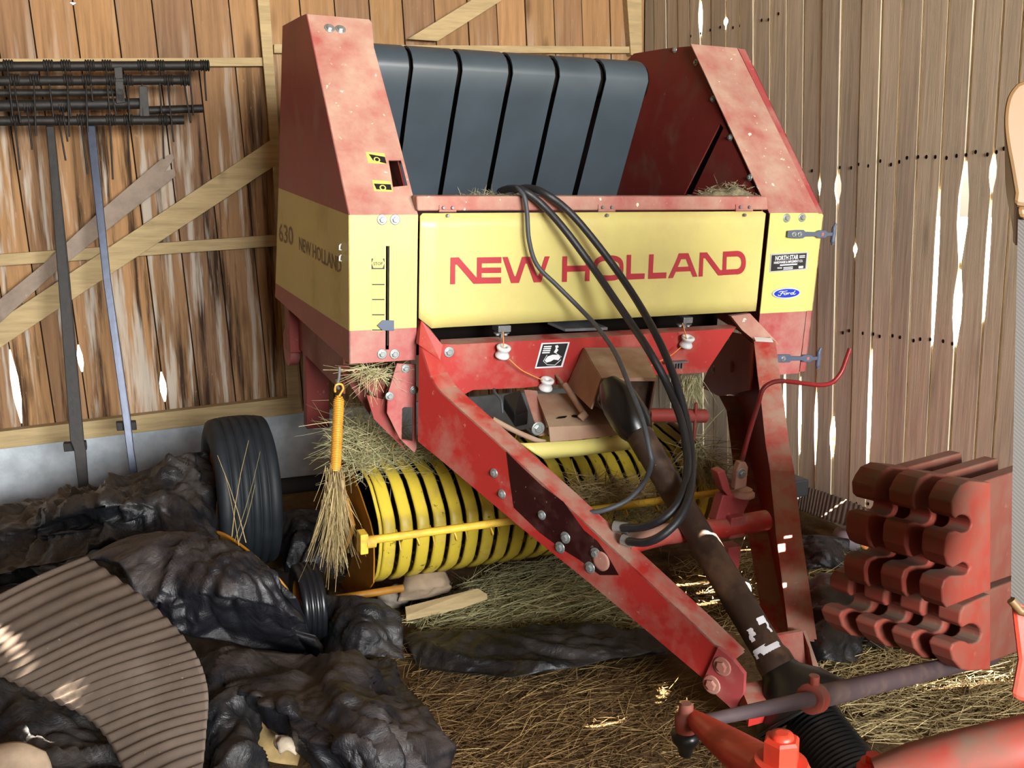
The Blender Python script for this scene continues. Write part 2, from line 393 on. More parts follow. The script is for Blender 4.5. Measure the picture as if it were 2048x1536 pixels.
# dealer plate + badge
d = MB(); q = yq([(1541, 508), (1616, 503.5), (1613, 539), (1539, 545)], D - .0008); d.prism(q, V(0, -.001, 0), 0)
q2 = yq([(1543.5, 510.5), (1613.5, 506), (1610.5, 537), (1541.5, 542.5)], D - .0022); d.prism(q2, V(0, -.0004, 0), 1)
ex = (q2[1] - q2[0]); ez = (q2[0] - q2[3])
def dp(u, w): return q2[3] + ex * u + ez * w + V(0, -.0008, 0)
def fit(mb, txt, o, wv, hv, mi):
    t = MB(); t.text(txt, V(0, 0, 0), V(1, 0, 0), V(0, 1, 0), 0, 0, bold=.02); mx = max(v.x for v in t.v); my = max(v.y for v in t.v)
    mb.add([o + wv * (v.x / mx) + hv * (v.y / my) for v in t.v], t.f, mi)
fit(d, 'NORTH STAR', dp(.1, .66), ex * .66, ez * .28, 2)
fit(d, 'HARDWARE & IMPLEMENT CO.', dp(.07, .45), ex * .83, ez * .15, 2)
fit(d, 'PHONE', dp(.18, .12), ex * .13, ez * .1, 2)
for u0, u1, w0, w1 in ((.25, .74, .3, .38), (.35, .62, .15, .2), (.35, .62, .05, .1), (.79, .95, .82, .87), (.79, .95, .72, .77), (.79, .92, .06, .2)):
    d.prism([dp(u0, w0), dp(u1, w0), dp(u1, w1), dp(u0, w1)], V(0, -.0003, 0), 2)
d.build('dealer_plate', [M['decal_silver'], M['decal_black'], M['decal_white']], shr, label='black dealer plate with white lettering')
d = MB(); c = bY(1572, 586, D - .0005); ax = EX * (bY(1600, 586, D).x - c.x); az = EZ * .022
exs = V(ax); d.prism(circ(c, ax, az, 40), V(0, -.004, 0), 0)
d.prism(circ(c - EY * .0042, ax * .93, az * .87, 40), V(0, -.0006, 0), 2); d.prism(circ(c - EY * .005, ax * .89, az * .8, 40), V(0, -.0006, 0), 1)
def scr(pts, w):
    k = crom([c - EY * .006 + ax * (u * .62) + az * (v_ * .62) for u, v_ in pts], 4)
    d.tube(k, w, 5, 2)
W_ = .0013
scr([(-.95, .35), (-.7, .62), (-.3, .58), (.0, .75)], W_); scr([(-.45, .6), (-.6, 0), (-.75, -.6), (-.95, -.55), (-.98, -.25)], W_); scr([(-.75, .05), (-.45, .12), (-.3, .08)], W_)
scr([(-.1, .1), (-.3, .0), (-.32, -.35), (-.12, -.4), (.0, -.1), (-.1, .1), (.15, .05)], W_); scr([(.15, .1), (.1, -.4)], W_); scr([(.12, -.1), (.25, .1), (.36, .05)], W_)
scr([(.72, .1), (.5, .05), (.42, -.3), (.58, -.4), (.74, .0), (.9, .7)], W_); scr([(.86, .5), (.72, -.3), (.85, -.4), (.98, -.2)], W_)
d.build('oval_badge', [M['decal_silver'], M['decal_blue'], M['decal_white']], shr, label='blue oval badge with silver script')
# ---------------- top cross rail and hinged door
s = MB(); yr = D - .012
s.prism(yq([(833, 392), (1534, 393), (1537, 420), (835, 422)], yr), V(0, .05, 0))
rail = s.build('cross_rail', M['reddust'], rb, bevel=.006)
s = MB(); yd2 = D - .008; N = 60
edge_t = [(840, 432), (845, 426.5), (1524, 422.5), (1531, 427)]
edge_b = [(1526, 603), (1511, 622), (862, 656), (838, 636)]
pts2 = yq(edge_t + edge_b, yd2); xa, xb = pts2[0].x, pts2[3].x
def dtop(x): return pts2[1].z + (pts2[2].z - pts2[1].z) * (x - pts2[1].x) / (pts2[2].x - pts2[1].x)
rows = []
def lerpx(pl, x):
    for a, b in zip(pl, pl[1:]):
        if a.x - 1e-6 <= x <= b.x + 1e-6: return a.z + (b.z - a.z) * (x - a.x) / max(1e-6, b.x - a.x)
    return pl[-1].z
tp = [pts2[0], pts2[1], pts2[2], pts2[3]]; bt = [pts2[7], pts2[6], pts2[5], pts2[4]]
bt[0].x = xa; bt[3].x = xb
xs = sorted(set([xa + (xb - xa) * i / N for i in range(N + 1)] + [p.x for p in tp + bt]))
for x in xs:
    col = []
    for j in range(9):
        z0, z1 = lerpx(tp, x), lerpx(bt, x); z = z0 + (z1 - z0) * j / 8
        w = .0035 * noise.noise(V(x * 2.3, z * 1.2, 3.1)) * math.sin(math.pi * min(1, j / 8 * .9 + .1)) - .010 * max(0, 1 - abs(x - xa - .055) / .03) * .5
        col.append(V(x, yd2 + w, z))
    rows.append(col)
s.strip(rows, 0, True)
door = s.build('front_door', M['ydoor'], rb, solid=.004, label='wide yellow hinged front door with red lettering')
T = MB()
def L1(pts): return [bY(880 + x / 6.4, 480 + y / 6.4, yd2) for x, y in pts]
def L2(pts): return [bY(1200 + x / 6.4, 480 + y / 6.4, yd2) for x, y in pts]
def dlift(p): return V(p.x, yd2 - .0045 - .0, p.z)
polys = []
for q in ([(130, 222), (190, 222), (188, 563), (125, 565)], [(150, 222), (233, 218), (462, 480), (468, 557), (425, 559), (215, 313), (188, 311)],
          [(468, 222), (530, 220), (525, 556), (465, 558)], [(468, 220), (780, 215), (778, 293), (468, 298)], [(468, 352), (776, 348), (776, 418), (468, 422)], [(460, 478), (775, 474), (774, 552), (440, 558)],
          [(793, 216), (860, 214), (945, 460), (965, 460), (1045, 213), (1150, 211), (1235, 455), (1255, 455), (1337, 207), (1397, 206), (1285, 538), (1195, 540), (1110, 300), (1085, 300), (1003, 547), (905, 549)],
          [(1562, 207), (1622, 206), (1617, 534), (1555, 535)], [(1620, 328), (1860, 322), (1855, 398), (1617, 405)], [(1862, 205), (1912, 203), (1906, 524), (1846, 525)]):
    polys.append(L1(q))
for q in ([(335, 188), (392, 186), (385, 428), (565, 424), (560, 496), (327, 507)], [(620, 182), (680, 180), (668, 417), (843, 411), (838, 488), (607, 497)],
          [(1002, 168), (1122, 165), (1152, 241), (972, 246)], [(972, 246), (1030, 245), (925, 484), (863, 488)], [(1090, 241), (1152, 241), (1240, 467), (1180, 470)], [(985, 343), (1127, 337), (1150, 398), (955, 405)],
          [(1270, 158), (1318, 157), (1305, 465), (1254, 467)], [(1290, 158), (1360, 155), (1530, 382), (1558, 381), (1556, 451), (1505, 452), (1340, 232), (1315, 232)],
          [(1568, 146), (1615, 145), (1605, 446), (1556, 448)], [(1600, 145), (1745, 136), (1745, 208), (1600, 214)], [(1590, 377), (1735, 369), (1735, 438), (1590, 447)]):
    polys.append(L2(q))
for iq, q in enumerate(polys): T.prism([dlift(p) - EY * .00007 * (iq % 7) for p in q], V(0, -.0004, 0))
def ringpoly(cx, cy, ro, ri, a0, a1, n=24, sup=1.0, sl=0):
    def pt(r, a):
        ca, sa = math.cos(a), math.sin(a); e = sup
        return (cx + r[0] * math.copysign(abs(ca) ** e, ca), cy + r[1] * math.copysign(abs(sa) ** e, sa) + sl * r[0] * ca)
    rows = [[dlift(L2([pt(ro, a0 + (a1 - a0) * i / n)])[0]), dlift(L2([pt(ri, a0 + (a1 - a0) * i / n)])[0])] for i in range(n + 1)]
    T.strip([[p - EY * .0004 for p in r] for r in rows], 0, False)
ringpoly(100, 357, (193, 163), (143, 93), 0, 2 * math.pi, 48, .72, -.02)
ringpoly(1738, 288, (120, 152), (64, 80), -math.pi / 2, math.pi / 2, 20, .9, -.03)
T.build('lettering', M['text'], door)
for px in (895, 1213, 1488):
    h = MB(); yy = 421 - (px - 895) * .002
    h.prism(yq([(px - 17, yy - 11), (px + 17, yy - 11), (px + 17, yy + 3), (px - 17, yy + 3)], D - .013), V(0, -.003, 0)); h.cyl(bY(px - 17, yy, D - .016), bY(px + 17, yy, D - .016), .004, 8)
    ho = h.build('hinge', M['reddust'], rail)
    for dx, dy_ in ((-9, -6), (9, -6), (0, 10)): bolt(bY(px + dx, yy + dy_, D - .014), -EY, .006, ho, M['grey'], False, 'rivet')
# ---------------- belts on the upper roller
by0 = 3.6
bx_ = [(752, 818.5), (827, 916.5), (926, 1018), (1027.5, 1112.5), (1122, 1204.5), (1215.5, 1300)]
zc = bY(1030, 106, by0).z - .075
prof = []
for i in range(8): t = i / 7; prof.append((3.86 - .26 * t, -.45 + (zc + .45) * t))
for i in range(1, 9): a = math.pi - math.pi * .95 * i / 8; prof.append((by0 + .105 + .105 * math.cos(a), zc + .075 * math.sin(a) * 1.1))
prof += [(4.0, -.1), (4.1, -.5)]
for a, b in bx_:
    k = MB(); xa_ = bY(a, 110, by0).x; xb_ = bY(b, 110, by0).x
    k.strip([[V(xa_ + (xb_ - xa_) * j / 4, y, z) for j in range(5)] for y, z in prof])
    for xe in (xa_, xb_): k.strip([[V(xe, y, z), V(xe, y + (.007 if y < by0 + .1 else -.0), z - (.007 if y >= by0 else 0))] for y, z in prof], 0, False)
    k.build('belt', M['belt'], rb)
k = MB(); k.cyl(V(1.05, by0 + .105, zc), V(2.2, by0 + .105, zc), .07, 24); k.build('belt_roller', M['dark'], rb)
# ---------------- chamber: inner walls and rear
xi = bY(1536, 393, D).x + .0
def ci(px, py): return bX(px, py, xi)
k = MB(); wallp = [ci(1384, 92), ci(1330, 97), ci(1268, 107), V(xi, 4.4, .2), V(xi, 4.75, -.2), V(xi, 4.7, -.8), V(xi, 4.1, -.95), V(xi, 3.5, -.85), V(xi, D + .03, -.3), V(xi, D + .03, zt)]
k.prism(wallp, V(.006, 0, 0), 0, [[ci(1440, 247), ci(1447, 256), ci(1384, 388), ci(1368, 389)]])
cw = k.build('chamber_wall', M['darkred'], rb)
k = MB(); k.box(ci(1408, 320) + EX * .012, EX * .002, EY * .12, EZ * .15); k.build('slot_shade_plate', M['dark'], rb)  # dark plate added behind the slot, its colour standing for interior shade
for px, py in ((1350, 100), (1392, 125), (1426, 198), (1461, 275), (1500, 355)): bolt(ci(px, py), -EX, .008, cw)
xli = xr - .01
k = MB(); k.prism([V(xli, p.y, p.z) for p in wallp], V(-.006, 0, 0)); k.build('chamber_wall', M['darkred'], rb)
k = MB(); k.prism([V(xli, 4.3, .25), V(xi, 4.3, .25), V(xi, 4.7, -.1), V(xli, 4.7, -.1)], V(0, .01, -.02)); k.prism([V(xli, 4.72, -.1), V(xi, 4.72, -.1), V(xi, 4.68, -.85), V(xli, 4.68, -.85)], V(0, .01, 0)); k.build('tailgate', M['darkred'], rb)
k = MB(); k.box(V((xli + xi) / 2, 3.35, -.62), EX * (xi - xli) / 2, EY * .004, EZ * .2); k.box(V((xli + xi) / 2, 3.6, -.83), EX * (xi - xli) / 2, EY * .28, EZ * .004); k.build('inner_panel', M['dark'], rb)
k = MB(); k.box(V((xli + xi) / 2, 3.48, zt - .02), EX * (xi - xli) / 2, EY * .36, EZ * .004); k.build('twine_box_lid', M['darkred'], rb)
# ---------------- lower frame plate
yf = 3.07
k = MB(); k.prism(yq([(881, 688), (911, 689), (1140, 677), (1452, 658), (1470, 657), (1412, 745), (1314, 750), (1041, 776), (946, 780), (905, 800), (872, 770), (860, 700)], yf), V(0, .01, 0), 0)
k.strip([[bY(881, 679, yf + .06), bY(1140, 666, yf + .06), bY(1480, 648, yf + .06)], [bY(881, 690, yf), bY(1140, 677, yf), bY(1470, 657, yf)]], 0, False)
fp = k.build('frame_plate', M['beam'], rb, solid=0)
d = MB(); q = yq([(1083, 686), (1139.5, 684), (1125, 734), (1069.5, 737)], yf - .001); d.prism(q, V(0, -.0006, 0), 1)
q = yq([(1086, 688.5), (1136, 686.5), (1122, 731.5), (1073, 734)], yf - .0022); d.prism(q, V(0, -.0004, 0), 0)
eu = q[1] - q[0]; ev = q[3] - q[0]
def dq(u, w): return q[0] + eu * u + ev * w - EY * .001
for w in (.08, .17, .26, .35): d.prism([dq(.06, w), dq(.36, w), dq(.36, w + .055), dq(.06, w + .055)], -EY * .0004, 1)
for poly in ([(.5, .08), (.6, .06), (.66, .15), (.6, .2), (.68, .28), (.62, .42), (.52, .38), (.56, .22)], [(.25, .72), (.32, .55), (.5, .48), (.74, .5), (.86, .62), (.8, .74), (.6, .7), (.5, .78), (.34, .82)]):
    d.prism([dq(*p) for p in poly], -EY * .0004, 1)
for a, b in (((.2, .75), (.4, .92)), ((.4, .92), (.72, .95)), ((.72, .95), (.9, .72)), ((.2, .75), (.28, .48)), ((.62, .42), (.9, .6))):
    d.tube([dq(*a), dq(*b)], .0012, 4, 1)
d.build('safety_decal', [M['decal_black'], M['decal_white']], fp, label='black and white safety decal')
for px, py in ((898, 704),): bolt(bY(px, py, yf), -EY, .011)
k = MB()
for i in range(5): k.box(bY(1340 + i * 5.4, 730, yf - .012), EX * .0022, EY * .012, EZ * .012)
k.box(bY(1351, 724, yf - .012), EX * .05, EY * .012, EZ * .003); k.build('twine_comb', M['grey'], rb)
# twine pulleys and twine
def pulley(px, py):
    c = bY(px, py, yf - .025); ax = V(.03, -.32, 1).normalized(); p = MB()
    p.lathe(c, ax, [(.005, .008), (.008, .019), (.018, .0215), (.0245, .019), (.0255, .015), (.024, .010), (.0195, .004), (.019, .0), (.0195, -.004), (.024, -.011), (.0255, -.016), (.0245, -.020), (.018, -.022)], 28)
    return p.build('twine_pulley', M['white'], rb), c
for p in ((1006, 703), (1093, 768), (1374, 683)): po, c_ = pulley(*p); c_
for pts in ([(1006, 663), (1007, 685), (1006, 695)], [(1018, 718), (1040, 738), (1060, 749), (1085, 760)], [(1365, 646), (1370, 665), (1373, 678)], [(1362, 694), (1340, 712), (1312, 726), (1280, 742)]):
    k = MB(); k.tube(crom([bY(a, b, yf - .045) for a, b in pts], 4), .0022, 5); k.build('twine', M['twine'], rb)
for px, py, w in ((1003, 655, 15), (1368, 638, 13)):
    k = MB(); k.box(bY(px, py, D + .03), EX * w / 620, EY * .03, EZ * .012); k.box(bY(px, py + 10, D + .02), EX * .006, EY * .01, EZ * .02); bo = k.build('twine_bracket', M['grey'], rb, bevel=.003)
    for dx in (-8, 8): bolt(bY(px + dx, py + 10, D + .01), -EZ, .008, bo)
k = MB(); k.prism([bY(1095, 648, 3.2), bY(1180, 645, 3.2), bY(1215, 660, 3.12), bY(1130, 663, 3.12)], EZ * .01); k.build('bracket_plate', M['grey'], rb)
# ---------------- gearbox cover, shelf plate, yellow lip
yb, yfr = 3.06, 2.72
k = MB()
a, b = bY(1168, 697, yb), bY(1285, 696, yb); c, d_ = bY(1312, 757, yfr), bY(1203, 758, yfr)
e, f_ = bY(1135, 771, yb), bY(1183, 818, yfr); g_, h_ = bY(1299, 828, yfr), bY(1290, 770, yb)
k.add([a, b, c, d_], [[3, 2, 1, 0]]); k.add([a, d_, f_, e], [[0, 1, 2, 3]]); k.add([b, h_, g_, c], [[0, 1, 2, 3]])
k.add([d_, bY(1203, 762, yfr), f_, c, bY(1312, 762, yfr), g_], [[0, 1, 4, 3]])
k.build('gearbox_cover', M['ptodust'], rb, solid=.006, bevel=0)
k = MB(); k.prism([bY(1216, 764, yfr + .03), bY(1310, 761, yfr + .03), bY(1298, 830, yfr + .03), bY(1208, 822, yfr + .03)], EY * .12); k.build('gearbox', M['pto'], rb)
ys, y2, y3 = 3.05, 2.80, 2.78
k = MB()
k.strip([[bY(1072, 789, ys), bY(1133, 788, ys), bY(1220, 787, ys), bY(1290, 786, ys)], [bY(1097, 855, y2), bY(1150, 853, y2), bY(1233, 849, y2), bY(1300, 846, y2)], [bY(1100, 884, y3), bY(1150, 880, y3), bY(1244, 870, y3), bY(1308, 866, y3)]], 0, False)
shf = k.build('shelf_plate', M['ptodust'], rb, solid=.006)
k = MB(); k.prism(circ(bY(1151, 835, 2.86) + EZ * .004, EX * .013, EY * .016, 14), EZ * .001); k.prism([bY(1112, 838, 2.855), bY(1130, 836, 2.855), bY(1134, 833, 2.86), bY(1118, 835, 2.86)], EZ * .003); k.build('plate_slot', M['dark'], shf)
k = MB(); k.tube([bY(1112, 750, yf), bY(1130, 775, 2.98)], .006, 8); k.tube([bY(1130, 770, 2.98), bY(1168, 828, 2.84)], .011, 10); k.cyl(bY(1160, 838, 2.83), bY(1172, 826, 2.83), .014, 8); k.build('shear_bolt_rod', M['ptodust'], rb)
k = MB(); yl = 2.79
k.strip([[bY(1040, 886, yl), bY(1060, 886, yl), bY(1150, 881, yl), bY(1247, 871, yl)], [bY(1068, 906, yl - .008), bY(1075, 905, yl - .008), bY(1155, 900, yl - .008), bY(1255, 886, yl - .008)], [bY(1086, 917, yl), bY(1092, 917, yl), bY(1160, 911, yl), bY(1261, 898, yl)]], 0, True)
lip = k.build('shield_lip', M['yellow'], rb, solid=.005)
k = MB(); k.tube(crom([bY(985, 838, 2.86), bY(1030, 862, 2.84), bY(1072, 880, 2.82), bY(1090, 884, 2.82)], 5), .009, 8); k.build('grease_line', M['ptodust'], rb)
k = MB(); k.prism([bY(1005, 818, 2.95), bY(1040, 806, 3.0), bY(1056, 850, 2.95), bY(1030, 856, 2.9)], EZ * .05); k.build('chain_oiler', M['black'], rb, bevel=.006)
k = MB(); k.tube(crom([bY(988, 778, 3.0), bY(990, 786, 2.98), bY(1002, 800, 2.95), bY(1005, 826, 2.93)], 5), .005, 8); k.build('oil_tube', M['cable'], rb)
k = MB(); k.prism([bY(1048, 780, 3.06), bY(1068, 782, 3.06), bY(1090, 870, 2.84), bY(1078, 872, 2.84)], EX * .012); bo = k.build('shelf_bracket', M['reddust'], rb); bolt(bY(1076, 857, 2.83), -EY, .014, bo)
k = MB(); k.cyl(bY(1296, 830, 3.0), bY(1410, 832, 3.0), .026, 16); k.cyl(bY(1392, 806, 2.98), bY(1388, 880, 2.98), .006, 8); k.build('cross_tube', M['darkred'], rb)
# ---------------- drawbar tongue
def dplane(pa, pb):
    d = V(pb[0] - pa[0], pb[1] - pa[1], 0).normalized(); n = V(d.y, -d.x, 0); return V(pa[0], pa[1], 0), n
pl0, nl = dplane((1.035, 3.05), (1.56, 1.95))
if nl.x > 0: nl = -nl
def bl(px, py): return bP(px, py, pl0, nl)
topL = [(838, 690), (848, 720), (858, 752), (875, 780), (905, 808), (1000, 893), (1111, 994), (1248, 1121), (1388, 1252), (1460, 1322)]
botL = [(1430, 1380), (1406, 1357), (1300, 1267), (1178, 1165), (1039, 1053), (950, 978), (879, 918), (853, 897), (836, 883)]
k = MB(); web = [bl(*p) for p in topL + botL]; inn = -nl
k.prism(web, inn * .008)
fw = .085
tl = [bl(*p) for p in topL]
k.strip([[p, p + inn * .008, p + inn * fw] for p in tl], 0, False); k.strip([[p - EZ * .008, p + inn * fw - EZ * .008] for p in tl], 0, False)
bl_ = [bl(*p) for p in botL]
k.strip([[p, p + inn * fw] for p in bl_], 0, False)
bl1 = k.build('tongue_beam', M['beam'], rb, label='left drawbar beam with an oily black stain')
# oil stain as a thin residue with its own shape on the web
M['stain'] = paint('oil_stain', '#2c0f10', '#4a2a26', .4, .35, scale=9)
k = MB(); k.prism([bl(*p) + nl * .0006 for p in [(1013, 903), (1040, 930), (1085, 972), (1128, 1004), (1168, 1060), (1195, 1082), (1215, 1110), (1238, 1150), (1200, 1150), (1160, 1120), (1120, 1095), (1080, 1065), (1028, 1015), (1020, 960)]], nl * .0006)
k.build('oil_stain', M['stain'], bl1)
for px, py in ((988, 946), (1004, 988), (1084, 1030), (1131, 1075), (1120, 1095), (1191, 1107), (1180, 1135)): bolt(bl(px, py), nl, .009 if py < 1060 else .011, bl1)
k = MB(); k.lathe(bl(1203, 1122), nl, [(.03, 0), (.03, .004), (.022, .004)], 24); k.build('pivot_boss', M['reddust'], bl1)
# right beam: open channel seen from inside
pr0, nr = dplane((2.385, 3.05), (1.80, 1.95))
if nr.x > 0: nr = -nr
def br_(px, py): return bP(px, py, pr0, nr)
tr = [(1466, 634), (1484, 660), (1508, 681), (1515, 746), (1523, 808), (1531, 886), (1540, 940), (1552, 1065), (1561, 1136), (1570, 1208), (1578, 1275)]
brr = [(1530, 1280), (1520, 1208), (1498, 1079), (1466, 930), (1461, 886), (1453, 821), (1437, 790), (1401, 774), (1450, 662)]
out = -nr; k = MB(); fw2 = .075
P_t = [br_(*p) for p in tr]; P_b = [br_(*p) for p in brr]
k.prism([p + out * fw2 for p in P_t + P_b], out * .006)
k.strip([[p + out * fw2, p] for p in P_t], 0, False); k.strip([[p + out * fw2 + EZ * 0 - out * .0 + V(0, 0, -.008), p + V(0, 0, -.008)] for p in P_t], 0, False)
k.strip([[p, p + out * fw2] for p in P_b[:7]], 0, False)
k.prism([br_(1450, 662), br_(1484, 668), br_(1508, 690), br_(1500, 780), br_(1437, 792), br_(1401, 774)], out * .006)
bm2 = k.build('tongue_beam', M['beam'], rb, label='right drawbar beam, an open channel')
for px, py in ((1459, 673), (1428, 739)): bolt(br_(px, py), nr, .012, bm2)
k = MB(); k.lathe(br_(1465, 733), nr, [(.025, 0), (.025, .008), (.02, .012), (.006, .013)], 20); k.build('pivot_boss', M['reddust'], bm2)
k = MB(); p = br_(1522, 686) + EZ * .004 + out * .02; k.prism([br_(1506, 676) + out * .004 + EZ * .003, br_(1509, 684) + out * .004 + EZ * .003, br_(1509, 684) + out * .07 + EZ * .003, br_(1506, 676) + out * .07 + EZ * .003], EZ * .001); k.build('paper_label', M['decal_white'], bm2)
# hitch plates
k = MB(); k.prism([bl(*p) + nl * .010 for p in [(1408, 1362), (1439, 1293), (1470, 1318), (1492, 1346), (1490, 1383), (1472, 1419)]], inn * .014)
hp = k.build('hitch_plate', M['red'], rb, label='bolted hitch plate at the tip of the left beam')
for px, py in ((1448, 1330), (1427, 1366)): bolt(bl(px, py) + nl * .010, nl, .016, hp, M['reddust'])
k = MB(); yh = 1.98
k.prism([bY(1528, 1276, yh + .06), bY(1606, 1262, yh + .06), bY(1612, 1345, yh - .02), bY(1560, 1352, yh - .02)], EY * .012)
k.prism([bY(1606, 1262, yh + .06), bY(1645, 1372, yh - .1), bY(1628, 1374, yh - .1), bY(1600, 1300, yh + .06)], EX * .01)
k.prism([bY(1480, 1370, 1.95), bY(1610, 1340, 1.98), bY(1630, 1385, 1.86), bY(1500, 1420, 1.84)], -EZ * .05)
k.build('hitch_plate', M['beam'], rb, label='cross plate joining both drawbar beams at the hitch')
# jack, cross tube and crank
jy = 2.33
k = MB(); k.tube([bY(1255, 1088, jy + .02), bY(1330, 1068, jy), bY(1450, 1056, jy), bY(1532, 1040, jy)], .032, 18); k.build('jack_tube', M['beam'], rb)
k = MB(); jb = bY(1463, 1070, jy); k.prism([jb + V(-.028, -.028, 0), jb + V(.028, -.028, 0), jb + V(.028, .028, 0), jb + V(-.028, .028, 0)], V(0, 0, .02) + EZ * .05)
k.prism([jb + V(-.024, -.024, -.03), jb + V(.024, -.024, -.03), jb + V(.024, .024, -.03), jb + V(-.024, .024, -.03)], -EZ * .14)
k.prism([bY(1435, 945, jy), bY(1450, 940, jy), bY(1465, 990, jy), bY(1500, 985, jy), bY(1505, 1000, jy), bY(1470, 1010, jy), bY(1446, 980, jy)], EY * .04)
k.prism([bY(1446, 990, jy), bY(1500, 1000, jy), bY(1480, 1045, jy), bY(1430, 1045, jy)], EY * .04)
jk = k.build('jack_stand', M['red'], rb, bevel=.004)
k = MB(); k.lathe(bY(1487, 985, jy), EZ, [(.035, -.01), (.035, 0), (.026, .003), (.026, .012)], 24); k.build('jack_collar', M['reddust'], jk)
k = MB(); k.prism([bY(1470, 980, jy - .012), bY(1474, 940, jy - .012), bY(1480, 925, jy - .012), bY(1492, 924, jy - .012), bY(1497, 934, jy - .012), bY(1493, 975, jy - .012)], EY * .024)
cb = k.build('crank_yoke', M['reddust'], rb, bevel=.004); bolt(bY(1483, 947, jy - .012), -EY, .010, cb)
k = MB(); k.tube(crom([bY(1484, 920, jy), bY(1500, 860, jy), bY(1516, 810, jy), bY(1524, 782, jy), bY(1538, 768, jy), bY(1562, 762, jy), bY(1610, 767, jy), bY(1640, 770, jy), bY(1664, 765, jy), bY(1682, 745, jy), bY(1692, 720, jy), bY(1700, 697, jy)], 5), .0072, 10)
k.build('jack_crank', paint('crank_paint', '#8c2226', '#4a3a36', .5, .35, scale=9, chip='#2a2a2e'), rb)
# ---------------- driveline
A1, B1 = bY(1225, 778, 2.66), bY(1562, 1345, 1.93)
dv = (B1 - A1).normalized()
def onl(px, py):  # nearest point of the shaft line to a sight line
    r = c2b(cray(px, py)).normalized(); w = A1; a = r.dot(r); b = r.dot(dv); c = 1.0; d = r.dot(w); e = dv.dot(w); den = a * c - b * b
    return (b * d - a * e) / den
t0, t1, t2, t3 = onl(1240, 800), onl(1285, 880), onl(1540, 1320), onl(1560, 1345)
L = MB(); L.lathe(A1, dv, [(.03, -.03), (.045, .0), (.058, .03), (.063, .06), (.063, .12), (.056, .155), (.046, .175)], 28); L.build('driveline_bell', M['cone'], rb)
L = MB(); L.prism([bY(1192, 800, 2.7), bY(1200, 770, 2.72), bY(1212, 759, 2.72), bY(1256, 762, 2.71), bY(1258, 775, 2.7), bY(1222, 790, 2.68), bY(1202, 818, 2.68)], -EY * .02); L.build('bell_bracket', M['cone'], rb, bevel=.004)
L = MB(); L.lathe(A1, dv, [(.042, .15), (.043, .25), (.041, .255), (.041, (t2 - t0) * .62), (.045, (t2 - t0) * .63), (.045, t2 - .02), (.052, t2), (.052, t2 + .06)], 28)
drv = L.build('driveline_tube', M['pto'], rb)
L = MB(); cen = A1 + dv * (t2 - .06); rr = .0465
uu = dv.orthogonal().normalized(); vc = (CAM - b2w(cen)); vb_ = V(vc.dot(b2w(EX) - CAM), vc.dot(b2w(EY) - CAM), vc.dot(b2w(EZ) - CAM)); vb_ = (vb_ - dv * vb_.dot(dv)).normalized(); sb = dv.cross(vb_)
random.seed(3)
def patch(a0, a1, h0, h1):
    rows = []
    for j in range(5):
        h = h0 + (h1 - h0) * j / 4; jit = random.uniform(-.08, .08)
        rows.append([cen + dv * h + (vb_ * math.cos(a0 + jit + (a1 - a0) * i / 6) + sb * math.sin(a0 + jit + (a1 - a0) * i / 6)) * rr for i in range(7)])
    L.strip(rows)
for q in ((-1.0, -.35, -.05, -.03), (-.95, -.75, -.03, .0), (.1, .45, -.035, -.012), (.3, .6, -.02, .0), (-.9, .3, .028, .05), (.0, .95, .02, .035), (.2, .4, .03, .055), (-1, -.6, .05, .075), (.75, 1.0, .03, .055)): patch(*q)
L.build('torn_label', M['decal_white'], drv, label='torn white warning label')
L = MB(); c0 = A1 + dv * (t2 + .045)
L.lathe(c0, dv, [(.05, -.02), (.06, 0), (.10, .035), (.14, .095), (.145, .11), (.143, .116), (.118, .095), (.06, .035)], 36, 0, True, False)
L.lathe(c0, dv, [(.145, .109), (.149, .111), (.149, .118), (.143, .118)], 36, 0, True, False)
L.build('driveline_cone', M['cone'], rb)
bt0 = c0 + dv * .09; bdir = (bY(1662, 1500, 1.72) - bt0).normalized(); prof = [(.05, 0), (.055, .05)]
for i in range(18): z_ = .05 + i * .0125; prof += [(.072 + i * .0006, z_ + .002), (.079 + i * .0006, z_ + .006), (.071 + i * .0006, z_ + .0115)]
L = MB(); L.lathe(bt0, bdir, prof + [(.06, .285), (.03, .286)], 36); L.build('ribbed_boot', M['cone'], rb)
L = MB(); L.lathe(bt0 + bdir * .28, bdir, [(.028, 0), (.028, .05), (.034, .055), (.034, .09)], 20); L.build('driveline_yoke', M['pto'], rb)
# ---------------- hoses and cable
def hose(pts, r, mat, name, lab=None):
    k = MB(); k.tube(crom([bY(a, b, y) for a, b, y in pts], 6), r, 12); return k.build(name, mat, rb, label=lab)
hose([(1000, 383, 3.2), (1020, 377, 3.14), (1048, 382, 3.07), (1085, 410, 3.05), (1130, 460, 3.0), (1180, 527, 2.95), (1225, 592, 2.85), (1263, 648, 2.75), (1300, 705, 2.62), (1335, 770, 2.55), (1362, 840, 2.45), (1374, 905, 2.38), (1373, 960, 2.3), (1357, 1005, 2.25), (1325, 1038, 2.25), (1285, 1054, 2.3), (1245, 1056, 2.36)], .0125, M['hose'], 'hydraulic_hose', 'inner of the two hydraulic hoses')
hose([(1030, 380, 3.18), (1060, 376, 3.12), (1095, 390, 3.06), (1140, 425, 3.04), (1190, 483, 2.99), (1240, 550, 2.92), (1285, 620, 2.8), (1322, 690, 2.65), (1352, 765, 2.54), (1375, 850, 2.45), (1384, 925, 2.36), (1380, 985, 2.25), (1360, 1035, 2.2), (1325, 1070, 2.2), (1290, 1085, 2.24), (1258, 1083, 2.3)], .0125, M['hose'], 'hydraulic_hose', 'outer of the two hydraulic hoses')
